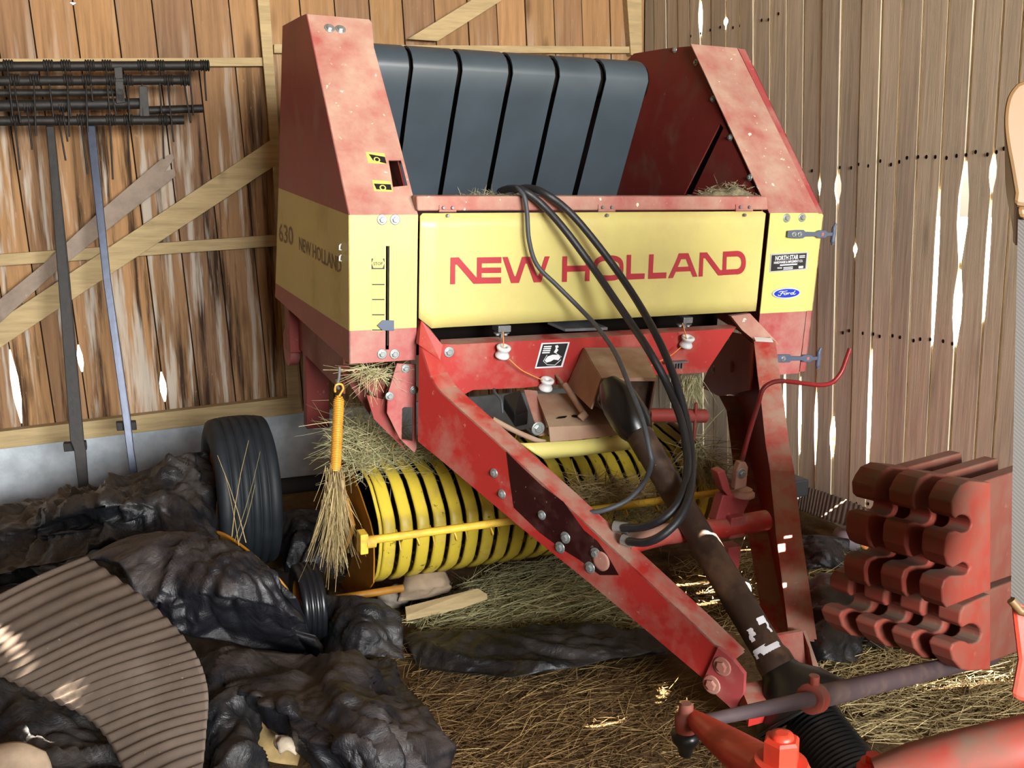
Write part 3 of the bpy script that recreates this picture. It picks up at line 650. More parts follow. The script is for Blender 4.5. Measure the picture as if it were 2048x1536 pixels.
for a, b in (((1256, 1056, 2.355), (1228, 1052, 2.39)), ((1265, 1085, 2.3), (1245, 1078, 2.33))):
    k = MB(); k.tube([bY(a[0], a[1], a[2]), bY(b[0], b[1], b[2])], .0165, 14); k.build('hose_ferrule', M['steel'], rb)
hose([(1022, 374, 3.16), (1035, 376, 3.09), (1048, 392, 3.06), (1054, 425, 3.05), (1058, 480, 3.04), (1074, 530, 3.03), (1115, 572, 3.0), (1160, 617, 2.95), (1195, 655, 2.85), (1230, 705, 2.7), (1258, 770, 2.54), (1285, 840, 2.42), (1300, 905, 2.36), (1302, 930, 2.36), (1288, 965, 2.4), (1255, 1000, 2.42), (1210, 1020, 2.44), (1175, 1026, 2.47)], .0078, M['cable'], 'control_cable')
# ---------------- pickup
xp = 1.0
prof_px = [(748, 918), (752, 926), (764, 944), (776, 967), (787, 1006), (794, 1036), (797, 1066), (796, 1095), (793, 1122), (787, 1147), (772, 1160)]
pf = []
q0 = bX(797, 1066, xp)
cy, cz, rad = 3.38, -1.30, .30
pp = [bX(a, b, xp) for a, b in prof_px]
prof2 = crom([V(0, p.y, p.z) for p in pp], 2)
prof2 = [V(0, prof2[0].y + .12, prof2[0].z + .015)] + prof2 + [V(0, prof2[-1].y + .16, prof2[-1].z + .01)]
nb = 22; pit = .0635; x0 = xp - .052; wb = .043
for i in range(nb):
    xa_ = x0 + i * pit; k = MB()
    k.strip([[V(xa_, p.y + .018, p.z), V(xa_, p.y + .004, p.z), V(xa_ + .006, p.y, p.z), V(xa_ + wb - .006, p.y, p.z), V(xa_ + wb, p.y + .004, p.z), V(xa_ + wb, p.y + .018, p.z)] for p in prof2], 0, True)
    k.build('stripper_band', M['yband'], rb, solid=.003)
x_end = x0 + nb * pit
dcy = sum(p.y for p in prof2) / len(prof2) + .22; dcz = (prof2[0].z + prof2[-1].z) / 2
k = MB(); k.cyl(V(x0 + .005, dcy, dcz), V(x_end, dcy, dcz), .2, 28); k.build('pickup_drum', M['dark'], rb)
for i in range(0, nb - 1):
    for (t, ln) in ((0, .1),) if i % 2 else ((2, .08),):
        k = MB(); xx = x0 + i * pit + wb + .010; 
        for dx in (0,):
            st = V(xx + dx, prof2[3 + t * 5].y + .03, prof2[3 + t * 5].z); dr = V(0, -.5, .75 if t == 0 else -.35)
            k.tube(crom([st, st + dr.normalized() * ln * .5, st + dr.normalized() * ln + V(0, .01, -.01)], 3), .003, 6)
        k.build('pickup_tine', M['rod'], rb)
xpl = .925
def bpl(px, py): return bX(px, py, xpl)
k = MB(); k.prism([bpl(*p) for p in [(690, 913), (699, 927), (722, 985), (742, 1044), (749, 1075), (750, 1120), (749, 1165), (735, 1186), (683, 1213), (668, 1211), (680, 1179), (700, 1140), (708, 1110), (711, 1051), (696, 1000), (683, 961)]], EX * -.005)
ep = k.build('pickup_end_plate', M['ydark'], rb, label='left pickup end plate with a curved skid tail')
k = MB(); k.prism([bX(*p, xpl - .03) for p in [(686, 1000), (698, 995), (712, 1050), (704, 1080), (690, 1104), (684, 1075)]], EX * -.02); k.build('cam_cover', M['ydark'], rb, bevel=.004)
k = MB(); k.strip([[V(x0 - .02, p.y - .004, p.z), V(x0 - .008, p.y - .004, p.z)] for p in prof2], 0); k.build('drum_end_ring', M['yband'], rb, solid=.004)
xpr = x_end + .03
k = MB(); k.prism([bX(*p, xpr) for p in [(1306, 846), (1345, 846), (1365, 868), (1395, 915), (1430, 965), (1446, 1005), (1440, 1045), (1368, 1045), (1352, 990), (1338, 930), (1318, 885)]], EX * .006)
k.build('pickup_end_plate', M['yband'], rb, label='right pickup end plate, yellow')
k = MB(); k.strip([[V(x_end - .004, p.y - .004, p.z), V(x_end + .02, p.y - .004, p.z)] for p in prof2], 0); k.build('drum_end_ring', M['yband'], rb, solid=.004)
# windguard rod
k = MB(); ra, rbb = bY(735, 1081, 2.86), bY(1447, 984, 2.86); k.cyl(ra, rbb, .0135, 14)
wr_ = k.build('windguard_rod', M['rod'], rb)
k = MB(); c = bY(732, 1085, 2.86); k.prism([c + V(-.022, -.016, -.034), c + V(.004, -.016, -.034), c + V(.004, -.016, .034), c + V(-.022, -.016, .034)], EY * .05); k.cyl(c, c + EX * .03, .02, 14); k.build('rod_bracket', M['rod'], rb, bevel=.003)
for i in range(9):
    t = .12 + i * .095; p = ra.lerp(rbb, t); k = MB(); k.tube(crom([p + V(0, .0, -.01), p + V(0.006, -.012, -.03), p + V(.012, .01, -.045), p + V(.016, .03, -.035)], 3), .0035, 6); k.build('windguard_finger', M['rod'], wr_)
# ---------------- wheels
def tyre(c, ax, R_, w, mi=0, grooves=6):
    k = MB(); ax = Vector(ax).normalized(); h = w / 2; pr = [(R_ * .58, -h * .72), (R_ * .7, -h * .98), (R_ * .86, -h), (R_ * .94, -h * .93)]
    n = grooves; us = 2 * h * .86 / n
    for i in range(n + 1):
        z0 = -h * .86 + i * us; cr = R_ - .05 * R_ * (abs(z0) / h) ** 2.5
        if 0 < i < n: pr += [(cr, z0 - us * .10), (cr - R_ * .028, z0 - us * .06), (cr - R_ * .028, z0 + us * .06), (cr, z0 + us * .10)]
        else: pr += [(cr, z0)]
    pr += [(R_ * .94, h * .93), (R_ * .86, h), (R_ * .7, h * .98), (R_ * .58, h * .72)]
    k.lathe(c, ax, pr, 64, 0, True, False); return k
wz = bX(480, 845, .59).z - .32
for xx, lab in ((.59, 'left main tyre with ribbed tread'),):
    c = V(xx, 4.05, wz); to = tyre(c, EX, .32, .25).build('tyre', M['tire'], rb, label=lab)
    k = MB(); k.lathe(c, EX, [(.195, -.1), (.2, -.09), (.17, -.06), (.16, .0), (.06, .02), (.06, -.02)], 40, 0, True); k.build('rim', M['ydark'], rb)
k = MB(); k.cyl(V(.6, 4.05, wz), V(2.6, 4.05, wz), .035, 16); k.build('axle', M['dark'], rb)  # near-black colour paints in the shade under the machine
k = MB(); k.box(V(.93, 4.1, -.98), EX * .05, EY * .03, EZ * .34); k.box(V(.86, 4.2, -.75), EX * .03, EY * .05, EZ * .25); k.build('axle_post', M['darkred'], rb, bevel=.005)
k = MB(); c = bX(583, 692, .87); k.lathe(c, EX, [(.085, -.02), (.085, .02), (.03, .025)], 32); k.build('sprocket_cover', M['red'], rb)
gw = w2b(gl(622, 1283, .0)); gc = w2b(gl(622, 1288, 0) + V(0, .02, .145))
to = tyre(gc, EX, .145, .085, 0, 4).build('gauge_wheel', plain('gauge_rubber', '#15171b', .3, 0, .1, 12, .1), rb, label='small black pickup gauge wheel')
k = MB(); k.lathe(gc, EX, [(.085, -.034), (.07, -.02), (.03, -.02), (.03, .02), (.07, .02), (.085, .034)], 28, 0, True, False); k.build('gauge_rim', M['ydark'], rb)
arc = [w2b(gl(a, b, z)) for a, b, z in ((432, 1074, .39), (455, 1083, .39), (490, 1108, .37), (525, 1138, .335), (552, 1164, .295), (572, 1190, .25), (586, 1212, .2))]
arc = crom(arc, 4); k = MB(); k.strip([[p + EY * .0 + EZ * .022, p + EX * .012 + EZ * .008, p + EX * .012 - EZ * .016] for p in arc]); k.build('wheel_arm', M['ydark'], rb, solid=.008, label='curved yellow gauge wheel arm')
k = MB(); k.cyl(gc - EX * .05, gc + EX * .35, .014, 12); k.build('gauge_axle', M['ydark'], rb)
# ---------------- spring with hook, lower-left frame bits
k = MB(); ysp = 3.02; s0, s1 = bY(678, 792, ysp), bY(671, 938, ysp); ax = (s1 - s0); L_ = ax.length; ax.normalize(); u = ax.orthogonal().normalized(); w = ax.cross(u); pts = []; turns = 42
for i in range(turns * 10 + 1):
    t = i / (turns * 10); r = .0155 * min(1, .5 + t * 8) ; a = t * turns * 2 * math.pi; pts.append(s0 + ax * (L_ * t) + (u * math.cos(a) + w * math.sin(a)) * r)
k.tube(pts, .0030, 5); k.cyl(s0 + ax * .01, s1, .0125, 12)
k.tube(crom([s0, s0 + V(.008, 0, .012), s0 + V(.014, 0, .024), s0 + V(.008, 0, .038), s0 + V(-.008, 0, .038), s0 + V(-.013, 0, .024), s0 + V(-.012, 0, .014)], 4), .0038, 8)
k.build('pickup_spring', M['spring'], rb, label='yellow coil lift spring hung with hay')
k = MB(); k.tube(crom([bY(679, 735, 3.06), bY(678, 755, 3.04), bY(674, 772, ysp), bY(678, 777, ysp - .01)], 4), .0045, 8); k.build('spring_rod', M['grey'], rb)
yk = 3.13
k = MB(); k.prism(yq([(794, 727), (832, 729), (833, 897), (829, 905), (824, 901), (800, 878), (774, 826), (776, 787)], yk), V(0, .006, 0), 0, [yq([(804, 818), (808, 814), (826, 814), (825, 882), (803, 881)], yk)])
pb = k.build('frame_bracket', M['red'], rb, label='dark red bracket plate with a tall slot')
for px, py in ((811, 737), (828, 780), (779, 792)): bolt(bY(px, py, yk), -EY, .009, pb)
k = MB(); lf = 'dark lower frame plate under the left shield'
k.prism(yq([(700, 738), (770, 738), (776, 787), (760, 800), (730, 775)], yk + .08), V(0, .01, 0)); k.build('frame_plate', M['darkred'], rb); k = MB(); k.prism(yq([(733, 790), (772, 800), (776, 830), (800, 882), (812, 902), (800, 890), (748, 838)], yk + .05), V(0, .01, 0)); k.build('frame_plate', M['darkred'], rb); k = MB(); k.prism(yq([(676, 733), (697, 730), (728, 770), (744, 800), (740, 830), (700, 770)], yk + .2), V(0, .01, 0))
k.build('frame_plate', M['darkred'], rb)
k = MB(); k.prism([bY(838, 690, 3.04), bY(842, 640, 3.1), bY(858, 655, 3.1), bY(885, 690, 3.06), bY(880, 720, 3.05)], V(0, .03, 0)); k.build('beam_gusset', M['beam'], rb)
k = MB(); k.prism([bY(1462, 632, 3.1), bY(1500, 627, 3.1), bY(1560, 690, 3.08), bY(1520, 690, 3.06), bY(1484, 660, 3.06)], V(0, .02, 0)); k.build('beam_gusset', M['reddust'], rb)
k = MB(); k.box(V(xl + .06, 3.9, -.86), EX * .004, EY * .5, EZ * .12); k.build('frame_rail', M['darkred'], rb)
# ================================================================== barn
def wood(name, cols, streak, grain=(14, 14, .7), dark=.55, weather=None, axis='Z'):
    t = NT(name); r = t.island()
    base = t.ramp(r, [(i / (len(cols) - 1), srgb(c)) for i, c in enumerate(cols)])
    g = t.ramp(t.noise(3.0, 9, .7, t.map(grain)), [(.3, (.7,)), (.55, (1.02,)), (.75, (1.2,))])
    c = t.mix(1.0, base, g, 'MULTIPLY')
    if weather:
        x = t.n.new('ShaderNodeSeparateXYZ'); t.l.new(t.tc, x.inputs[0])
        wz_ = t.ramp(t.math('ADD', t.math('MULTIPLY', x.outputs['Z'], .3), t.math('MULTIPLY', t.noise(1.2, 4), .25)), [(weather[0], (1,)), (weather[1], (0,))])
        pale = t.ramp(t.noise(2.0, 5, .6, t.map((9, 9, .55), loc=(3, 1, 0))), ramp01(.53, .62)); dk = t.ramp(t.noise(2.0, 6, .65, t.map((8, 8, .4), loc=(7, 0, 2))), ramp01(.50, .62))
        c = t.mix(t.math('MULTIPLY', dk, t.math('MULTIPLY', wz_, .9)), c, srgb('#24150e'))
        c = t.mix(t.math('MULTIPLY', pale, t.math('MULTIPLY', wz_, .75)), c, srgb(streak))
    k = t.ramp(t.vor(1.0, t.map((5.2, 5.2, 1.5))), [(.05, (1,)), (.16, (0,))])
    c = t.mix(t.math('MULTIPLY', k, dark), c, srgb('#2a180e'))
    f = t.ramp(t.noise(60, 4, .6, t.map((1, 1, .35))), ramp01(.66, .74)); c = t.mix(t.math('MULTIPLY', f, .25), c, srgb('#c9b79a'))
    t.set('Base Color', c); t.set('Roughness', .85); t.set('Specular IOR Level', .2)
    t.bump(t.noise(3, 9, .7, t.map(grain)), .35, .006); return t.m
M['wback'] = wood('back_wall_boards', ['#937250', '#a57f58', '#7f634c', '#9a7852', '#88694e'], '#b9b2a6', weather=(.58, .80))
M['wright'] = wood('right_wall_boards', ['#c4baa4', '#d2c8b2', '#b4aa98', '#cabfaa', '#bcb29e'], '#9a9184', dark=.3)
M['wtrim'] = wood('pale_trim_wood', ['#a3906a', '#b09c76', '#988560'], '#c9c0ae', grain=(.8, 14, 14), dark=.25)
M['wgrey'] = wood('grey_loose_wood', ['#85776a', '#94867a'], '#b0a898', grain=(3, 14, 3), dark=.25)
M['conc'] = plain('concrete_foundation', '#b4bec6', .9, 0, .14, 9, .3, .2)
M['batten'] = plain('gap_light_batten', '#b5a88e', .85, 0, .1, 12, .1, .2)  # pale colour stands in for light showing between the right wall boards
M['dkwood'] = plain('dark_batten', '#2c2018', .9, 0, .1, 12, .1, .1)
YF = -2.6
def exec_front():
    k = MB()
    k.prism([uvz(-3.4, YF, -.06), uvz(UR, YF, -.06), uvz(UR, YF, ZT), uvz(-3.4, YF, ZT)], -VV * .03, 0, [[uvz(.0, YF, 1.05), uvz(2.9, YF, 1.05), uvz(2.9, YF, 3.7), uvz(.0, YF, 3.7)]])
    k.build('wall_front_blocker', M['wback'], kind='structure')  # unseen wall, added with a high sill to keep low light off the foreground
def bold_boards(mb, lines, thick, nrm, z0, z1, mkpt, opens, gap, back):
    # lines: list of (vz0, vz1) positions at z0 and z1 of each joint; opens[i]: list of (za, zb, extra width)
    def pos(i, z): a, b = lines[i]; return a + (b - a) * (z - z0) / (z1 - z0)
    for i in range(len(lines) - 1):
        sgn = 1 if lines[i + 1][0] > lines[i][0] else -1
        def edge(j, side):
            pts = [z0]
            for (za, zb, w) in sorted(opens.get(j, [])): pts += [za, za + (zb - za) * .35, za + (zb - za) * .65, zb]
            pts.append(z1); out = []; op = sorted(opens.get(j, []))
            for q, z in enumerate(pts):
                w = 0
                if 0 < q < len(pts) - 1 and (q - 1) % 4 in (1, 2): w = op[(q - 1) // 4][2]
                out.append(mkpt(pos(j, z) + sgn * side * (gap / 2 + w / 2), z))
            return out
        L = edge(i, 1); Rr = edge(i + 1, -1)
        o = nrm * (thick + random.uniform(-.003, .003)); dsh = nrm * random.uniform(-.004, .004)
        mb.prism([p + dsh for p in L + Rr[::-1]], o)
    if back:
        for j in range(len(lines)):
            zs_ = [z0]
            for (za, zb, w) in sorted(opens.get(j, [])): zs_ += [za, zb]
            zs_.append(z1)
            for q in range(0, len(zs_), 2):
                a, b = zs_[q], zs_[q + 1]
                if b - a < .02: continue
                mb.prism([mkpt(pos(j, a) - .035, a) + nrm * (thick + .006), mkpt(pos(j, a) + .035, a) + nrm * (thick + .006), mkpt(pos(j, b) + .035, b) + nrm * (thick + .006), mkpt(pos(j, b) - .035, b) + nrm * (thick + .006)], nrm * .012, 1)
ZT = 4.9
# back wall
xs60 = [-600, -526, -452, -378, -304, -230, -156, -82, -8, 66, 153, 236, 310, 389, 463, 535, 604, 673, 742, 808, 871, 937, 995, 1052, 1109, 1165, 1221, 1283]
lines = []
for x in xs60:
    a = wV(x, 60, VB); x2 = x + (1500 - x) / 10000 * 720; b = wV(x2, 780, VB)
    s_ = (b.dot(UU) - a.dot(UU)) / (b.z - a.z); ua = a.dot(UU)
    lines.append((ua + s_ * (.35 - a.z), ua + s_ * (ZT - a.z)))
lines[-1] = (UR, UR)
def zV(px, py): return wV(px, py, VB).z
ops = {7: [(zV(30, 850), zV(28, 700), .03)], 9: [(zV(176, 745), zV(166, 690), .02)], 11: [(zV(335, 805), zV(325, 745), .025)], 8: [(zV(0, 40), zV(0, 10), .006)], 10: [(zV(145, 8), zV(140, 2), .02)]}
w = MB(); bold_boards(w, lines, .018, VV, .35, ZT, lambda p, z: uvz(p, VB, z), ops, .007, True)
for i in range(14):
    ua, ub = -3.42 + i * .2, -3.42 + i * .2 + .193
    u0, u1 = lines[0]
    if ua < max(u0, u1): w.prism([uvz(min(ua, u0 - .003), VB, .35), uvz(min(ub, u0 - .003), VB, .35), uvz(min(ub, u1 - .003), VB, ZT), uvz(min(ua, u1 - .003), VB, ZT)], VV * .018)
wb_ = w.build('wall_back', [M['wback'], M['dkwood']], kind='structure')
w = MB(); w.prism([uvz(-3.4, VB - .03, -.1), uvz(UR, VB - .03, -.1), uvz(UR, VB - .03, .36), uvz(-3.4, VB - .03, .36)], VV * .2)
w.build('baseboard_back', M['conc'], kind='structure')
def board(name, pts, v, th, mat, kind='structure', bevel=.002, **kw):
    k = MB(); k.prism([wV(a, b, v) for a, b in pts], VV * th); return k.build(name, mat, kind=kind, bevel=bevel, **kw)
board('trim_1', [(-80, 873), (600, 793), (606, 826), (-80, 908)], VB - .075, .07, M['wtrim'])
board('trim_2', [(-200, 118), (530, 115), (530, 132), (-200, 136)], VB - .045, .045, M['wtrim'])
board('trim_3', [(548, 88), (1268, 93), (1268, 106), (548, 106)], VB - .045, .045, M['wtrim'])
board('trim_4', [(-150, 519), (560, 469), (560, 492), (-150, 543)], VB - .045, .045, M['wtrim'])
board('trim_5', [(510, -60), (535, -60), (562, 330), (600, 800), (575, 800), (545, 330)], VB - .07, .025, M['wtrim'])
board('trim_6', [(-100, 706), (240, 480), (640, 215), (640, 272), (240, 536), (-100, 762)], VB - .072, .026, M['wtrim'])
board('trim_7', [(815, 78), (1000, -35), (1060, -35), (876, 82)], VB - .072, .026, M['wtrim'])
board('trim_8', [(1250, -60), (1283, -60), (1284, 110), (1262, 110)], VB - .06, .06, M['wtrim'])
lb = [(-110, 690), (-110, 745), (0, 646), (110, 545), (240, 440), (352, 352), (349, 337), (330, 343), (349, 316), (345, 306), (322, 318), (200, 422), (90, 525), (0, 598)]
k = MB(); k.prism([wV(a, b, VB - .10) for a, b in lb], VV * .024); k.build('loose_board', M['wgrey'], bevel=.002, label='weathered grey board with a broken notched end, leaning slantwise on the back wall', cat='board')
# right wall
top_px = [1308, 1333, 1356, 1380, 1401.5, 1421.7, 1452, 1480, 1508, 1540, 1573, 1607, 1644, 1682, 1721, 1762, 1801, 1844, 1894, 1944, 2001, 2042, 2095]
lines = [(VB, VB)]
for x in top_px:
    a = wU(x, 100, UR); sft = -(x - 1530) * .11 if x > 1530 else (1530 - x) * .05
    b = wU(x + sft, 900, UR); va, vb2 = a.dot(VV), b.dot(VV); s_ = (vb2 - va) / (b.z - a.z)
    lines.append((va + s_ * (-.06 - a.z), va + s_ * (ZT - a.z)))
def zU(px, py): return wU(px, py, UR).z
def ofz(*l): return [(zU(x, y1), zU(x, y0), w) for x, y0, y1, w in l]
ops = {5: ofz((1401, 2, 66, .02)), 7: ofz((1452, 34, 52, .03)), 13: ofz((1640, 355, 385, .02)), 14: ofz((1678, 350, 400, .024)), 15: ofz((1711, 488, 508, .018)),
       11: ofz((1570, 750, 865, .012), (1574, 300, 480, .004)), 12: ofz((1600, 755, 905, .012)), 13: ofz((1638, 356, 384, .016), (1633, 775, 925, .018)), 16: ofz((1740, 700, 950, .008)),
       19: ofz((1893, 380, 690, .012)), 20: ofz((1938, 322, 520, .034), (1926, 540, 690, .026)), 21: ofz((1985, 308, 380, .02), (1978, 400, 640, .008))}
ops[14] = ops[14] + ofz((1667, 835, 910, .02))
for q in ops: ops[q] = sorted(ops[q])
w = MB(); bold_boards(w, lines, .010, UU, -.06, ZT, lambda p, z: uvz(UR, p, z), ops, .014, True)
# extension of the same wall towards the doorway, pierced by cracks that let the sun in
VE = min(lines[-1]) ; 
w.prism([uvz(UR, lines[-1][0], -.06), uvz(UR, lines[-1][1], ZT), uvz(UR, VE - .02, ZT), uvz(UR, VE - .02, -.06)], UU * .02)
SAZ, SEL = R(-16), R(50)
SUN = V(math.cos(SAZ) * math.cos(SEL), math.sin(SAZ) * math.cos(SEL), math.sin(SEL))
def hit(P): t = (UR - P.dot(UU)) / SUN.dot(UU); q = P + SUN * t; return q.dot(VV), q.z
holes = []
def crack(P, Q, wd):
    a, b = hit(P), hit(Q); 
    if max(a[0], b[0]) > VE - .05: print('crack outside', a, b, VE); return
    d = V(b[0] - a[0], b[1] - a[1], 0); n = V(-d.y, d.x, 0).normalized() * wd
    a, b = V(a[0], a[1], 0), V(b[0], b[1], 0); mid = (a + b) / 2
    holes.append([uvz(UR, q.x, q.y) for q in (a, mid - n * 1.2, b, mid + n)])
crack(gl(1075, 1446, .01), gl(1285, 1424, .01), .012)
crack(gl(1815, 1380, .01), gl(2045, 1350, .01), .012)
crack(gl(1700, 1398, .01), gl(1800, 1412, .01), .010)
crack(gl(1690, 1432, .01), gl(1850, 1442, .01), .008)
crack(gl(1640, 1220, .03), gl(1760, 1195, .03), .010)
crack(gl(-25, 1208, .345), gl(92, 1303, .30), .009)
crack(gl(133, 1340, .27), gl(187, 1378, .24), .012)
crack(b2w(br_(1548, 1103)), b2w(br_(1570, 1107)), .010); crack(b2w(br_(1562, 1168)), b2w(br_(1580, 1174)), .010)
def inside(h2, v, z):
    c = False
    for i in range(4):
        (a, b), (e, f) = h2[i], h2[(i + 1) % 4]
        if (b > z) != (f > z) and v < (e - a) * (z - b) / (f - b) + a: c = not c
    return c
H2 = [[(q.dot(VV), q.z) for q in h_] for h_ in holes]
va_, vz_ = 1.75, VE - .02; nv, nz = 150, 190; dv_, dz_ = (vz_ - va_) / nv, (ZT + .06) / nz
vs_ = [uvz(UR, va_ + dv_ * i, -.06 + dz_ * j) for j in range(nz + 1) for i in range(nv + 1)]
w.add(vs_, [[j * (nv + 1) + i, j * (nv + 1) + i + 1, (j + 1) * (nv + 1) + i + 1, (j + 1) * (nv + 1) + i] for j in range(nz) for i in range(nv) if not any(inside(h2, va_ + dv_ * (i + .5), -.06 + dz_ * (j + .5)) for h2 in H2)])
w.prism([uvz(UR, va_, -.06), uvz(UR, va_, ZT), uvz(UR, -3.0, ZT), uvz(UR, -3.0, -.06)], UU * .008, 0)
w.build('wall_right', [M['wright'], M['batten']], kind='structure')
exec_front()
k = MB()
random.seed(11)
for (px0, py0, px1, py1) in ((1625, 341, 2010, 300), (1622, 655, 1905, 688), (1385, 70, 1560, 30), (1650, 1000, 1760, 1010)):
    n_ = int(abs(px1 - px0) / 19)
    for i in range(n_ + 1):
        t = i / n_; p = wU(px0 + (px1 - px0) * t + random.uniform(-4, 4), py0 + (py1 - py0) * t + random.uniform(-5, 5), UR) - UU * .001
        k.prism(circ(p, VV * .006, ZZ * .008, 8), -UU * .0015)
k.build('trim_9', M['dark'], kind='structure', label='dark nail heads in rows across the right wall')
k = MB(); k.prism([uvz(-3.4, -3, -.06), uvz(-3.4, VB + .2, -.06), uvz(-3.4, VB + .2, ZT), uvz(-3.4, -3, ZT)], -UU * .03); k.build('wall_left', M['wback'], kind='structure')
k = MB(); k.prism([uvz(-3.5, CEIL0, ZT), uvz(UR + .1, CEIL0, ZT), uvz(UR + .1, VB + .3, ZT), uvz(-3.5, VB + .3, ZT)], ZZ * .05); k.build('ceiling', M['wback'], kind='structure')
# floor : trodden earth, gently uneven, running on outside the barn
def fz(x, y):
    e = max(0, min(1, (y + .5) / 1)) if abs(x) < 3.6 else 0
    return (.028 * noise.noise(V(x * 1.3, y * 1.3, 0)) + .014 * noise.noise(V(x * 4, y * 4, 5)) + .006 * noise.noise(V(x * 14, y * 14, 9))) - .012
k = MB(); nx, ny = 150, 160; X0, X1, Y0, Y1 = -3.3, 4.4, -.6, 5.9
k.strip([[V(X0 + (X1 - X0) * i / nx, Y0 + (Y1 - Y0) * j / ny, fz(X0 + (X1 - X0) * i / nx, Y0 + (Y1 - Y0) * j / ny)) for i in range(nx + 1)] for j in range(ny + 1)], 0, True)
S_ = 40
k.add([V(-S_, -S_, -.06), V(S_, -S_, -.06), V(S_, S_, -.06), V(-S_, S_, -.06)], [[0, 1, 2, 3]], 1)
t = NT('earth_floor')
c = t.ramp(t.noise(7, 9, .7), [(.32, srgb('#2e2013')), (.5, srgb('#574028')), (.66, srgb('#7c6440')), (.8, srgb('#978058'))])
c = t.mix(t.ramp(t.noise(1.1, 5), ramp01(.4, .65)), c, t.mix(.5, c, srgb('#6d5f45')))
f = t.ramp(t.noise(45, 5, .6, t.map((1, 2.6, 1), (0, 0, .7))), ramp01(.6, .72)); c = t.mix(t.math('MULTIPLY', f, .4), c, srgb('#97834f'))
t.set('Base Color', c); t.set('Roughness', .95); t.set('Specular IOR Level', .1); t.bump(t.noise(28, 8, .7), .6, .02)
M['earth'] = t.m
k.build('floor', [M['earth'], plain('dry_gravel_yard', '#b8ac98', .95, 0, .1, 3, 0, .1)], kind='structure', origin=(0, 0, 0))
# ================================================================== tine harrow leaning on the back wall
M['iron'] = plain('old_black_iron', '#1d1a18', .6, .2, .25, 25, .3)
M['ironblue'] = plain('blue_black_steel', '#2c3446', .35, .4, .12, 20, .1)
hv = VB - .26
hr = empty('tine_harrow', tuple(wV(190, 985, 5.0)), 'black iron harrow of barred spring tines on two long legs, leaning on the back wall', 'harrow')
def hw(px, py, v=hv): return wV(px, py, v)
random.seed(5)
for (xa_, ya, xb_, yb_, r, vv) in ((-160, 134, 412, 131, .022, hv), (-160, 163, 376, 160, .022, hv - .04), (-160, 187, 232, 185, .018, hv + .03), (-160, 214, 285, 207, .026, hv - .02), (296, 221, 405, 217, .02, hv), (-160, 243, 368, 240, .022, hv - .05)):
    k = MB(); k.tube([hw(xa_, ya, vv), hw(xb_, yb_, vv)], r, 12); k.build('cross_bar', M['iron'], hr)
for pts in ([(228, 135), (244, 133), (250, 205), (233, 207)], [(278, 172), (294, 172), (300, 238), (280, 240)], [(232, 175), (250, 178), (248, 205), (232, 204)]):
    k = MB(); k.prism([hw(a, b, hv - .06) for a, b in pts], VV * .012); k.build('bracket', M['iron'], hr, bevel=.002)
for row, (yy, vv, xs_) in enumerate(((131, hv, (15, 95, 130, 178, 212, 283, 318, 378, 408)), (160, hv - .04, (28, 68, 135, 172, 220, 255, 335, 368)), (240, hv - .05, (30, 118, 162, 220, 255, 325)), (213, hv - .02, (55, 125)))):
    for i, xx in enumerate(xs_):
        k = MB(); c = hw(xx, yy, vv); L_ = random.uniform(70, 125); dx = random.uniform(2, 14)
        for q in range(4): k.lathe(c + UU * (q * .011 - .018), UU, [(.022, 0), (.0275, .003), (.0275, .007), (.022, .010)], 12)
        k.tube(crom([c - VV * .026 + ZZ * -.005, hw(xx + dx * .3, yy + L_ * .35, vv - .05), hw(xx + dx, yy + L_, vv - .06)], 4), .0042, 6)
        k.build('spring_tine', M['iron'], hr)
for pts, mt, lab in (([(92, 252), (108, 252), (140, 560), (168, 880), (172, 900), (178, 985), (158, 985), (148, 900), (140, 880), (116, 560)], M['iron'], 'black leg'), ([(172, 248), (190, 246), (222, 560), (262, 840), (268, 900), (282, 985), (264, 985), (248, 860), (206, 560)], M['ironblue'], 'blue-black leg')):
    def lw(a, b): t = (b - 250) / 735; return wV(a, b, hv - .02 - .3 * t)
    P = [lw(*p) for p in pts]; k = MB(); k.prism(P, VV * .022); lg = k.build('leg', mt, hr, bevel=.003, label=lab)
for pts, vv in (([(126, 888), (172, 884), (174, 900), (128, 904)], 4.99), ([(232, 846), (272, 844), (274, 860), (234, 862)], 5.0)):
    k = MB(); k.prism([wV(a, b, vv) for a, b in pts], VV * .05); k.build('foot_bracket', M['iron'], hr, bevel=.003)
# ================================================================== tractor front at the right
M['tred'] = paint('tractor_red', '#c43a26', '#7a4a38', .35, .4, scale=8, speck=.05)
M['weight'] = paint('weight_red', '#8f3a2e', '#6a5648', .8, .55, top=.7, scale=8, speck=.05)
M['tan'] = plain('tan_hood_paint', '#755833', .5, 0, .05, 3, 0)
M['tieiron'] = paint('tie_rod_iron', '#463a3e', '#66503f', .5, .5, scale=10, speck=.05)
t = NT('black_grille_mesh'); m_ = t.map((1, 1, 1), (.6, .6, .78)); wv_ = t.n.new('ShaderNodeTexWave'); wv_.inputs['Scale'].default_value = 60; t.l.new(m_, wv_.inputs['Vector'])
t.set('Base Color', t.ramp(wv_.outputs['Fac'], [(.3, srgb('#15130f')), (.8, srgb('#3c3024'))])); t.set('Roughness', .6); M['mesh'] = t.m
tr_ = empty('tractor', tuple(gl(2040, 1500, 0)), 'front of a red tractor with tan hood and black grille at the right border', 'tractor')
def wfs(pts, f): return [wf(a, b, f) for a, b in pts]
fh = 1.75; fwdv = c2w(V(0, 0, 1)).normalized(); rgt = c2w(V(1, 0, 0)).normalized()
k = MB(); ol = [(2130, 140), (2048, 160), (2028, 172), (2014, 196), (2008, 235), (2011, 280), (2020, 330), (2029, 385), (2034, 412), (2130, 420)]
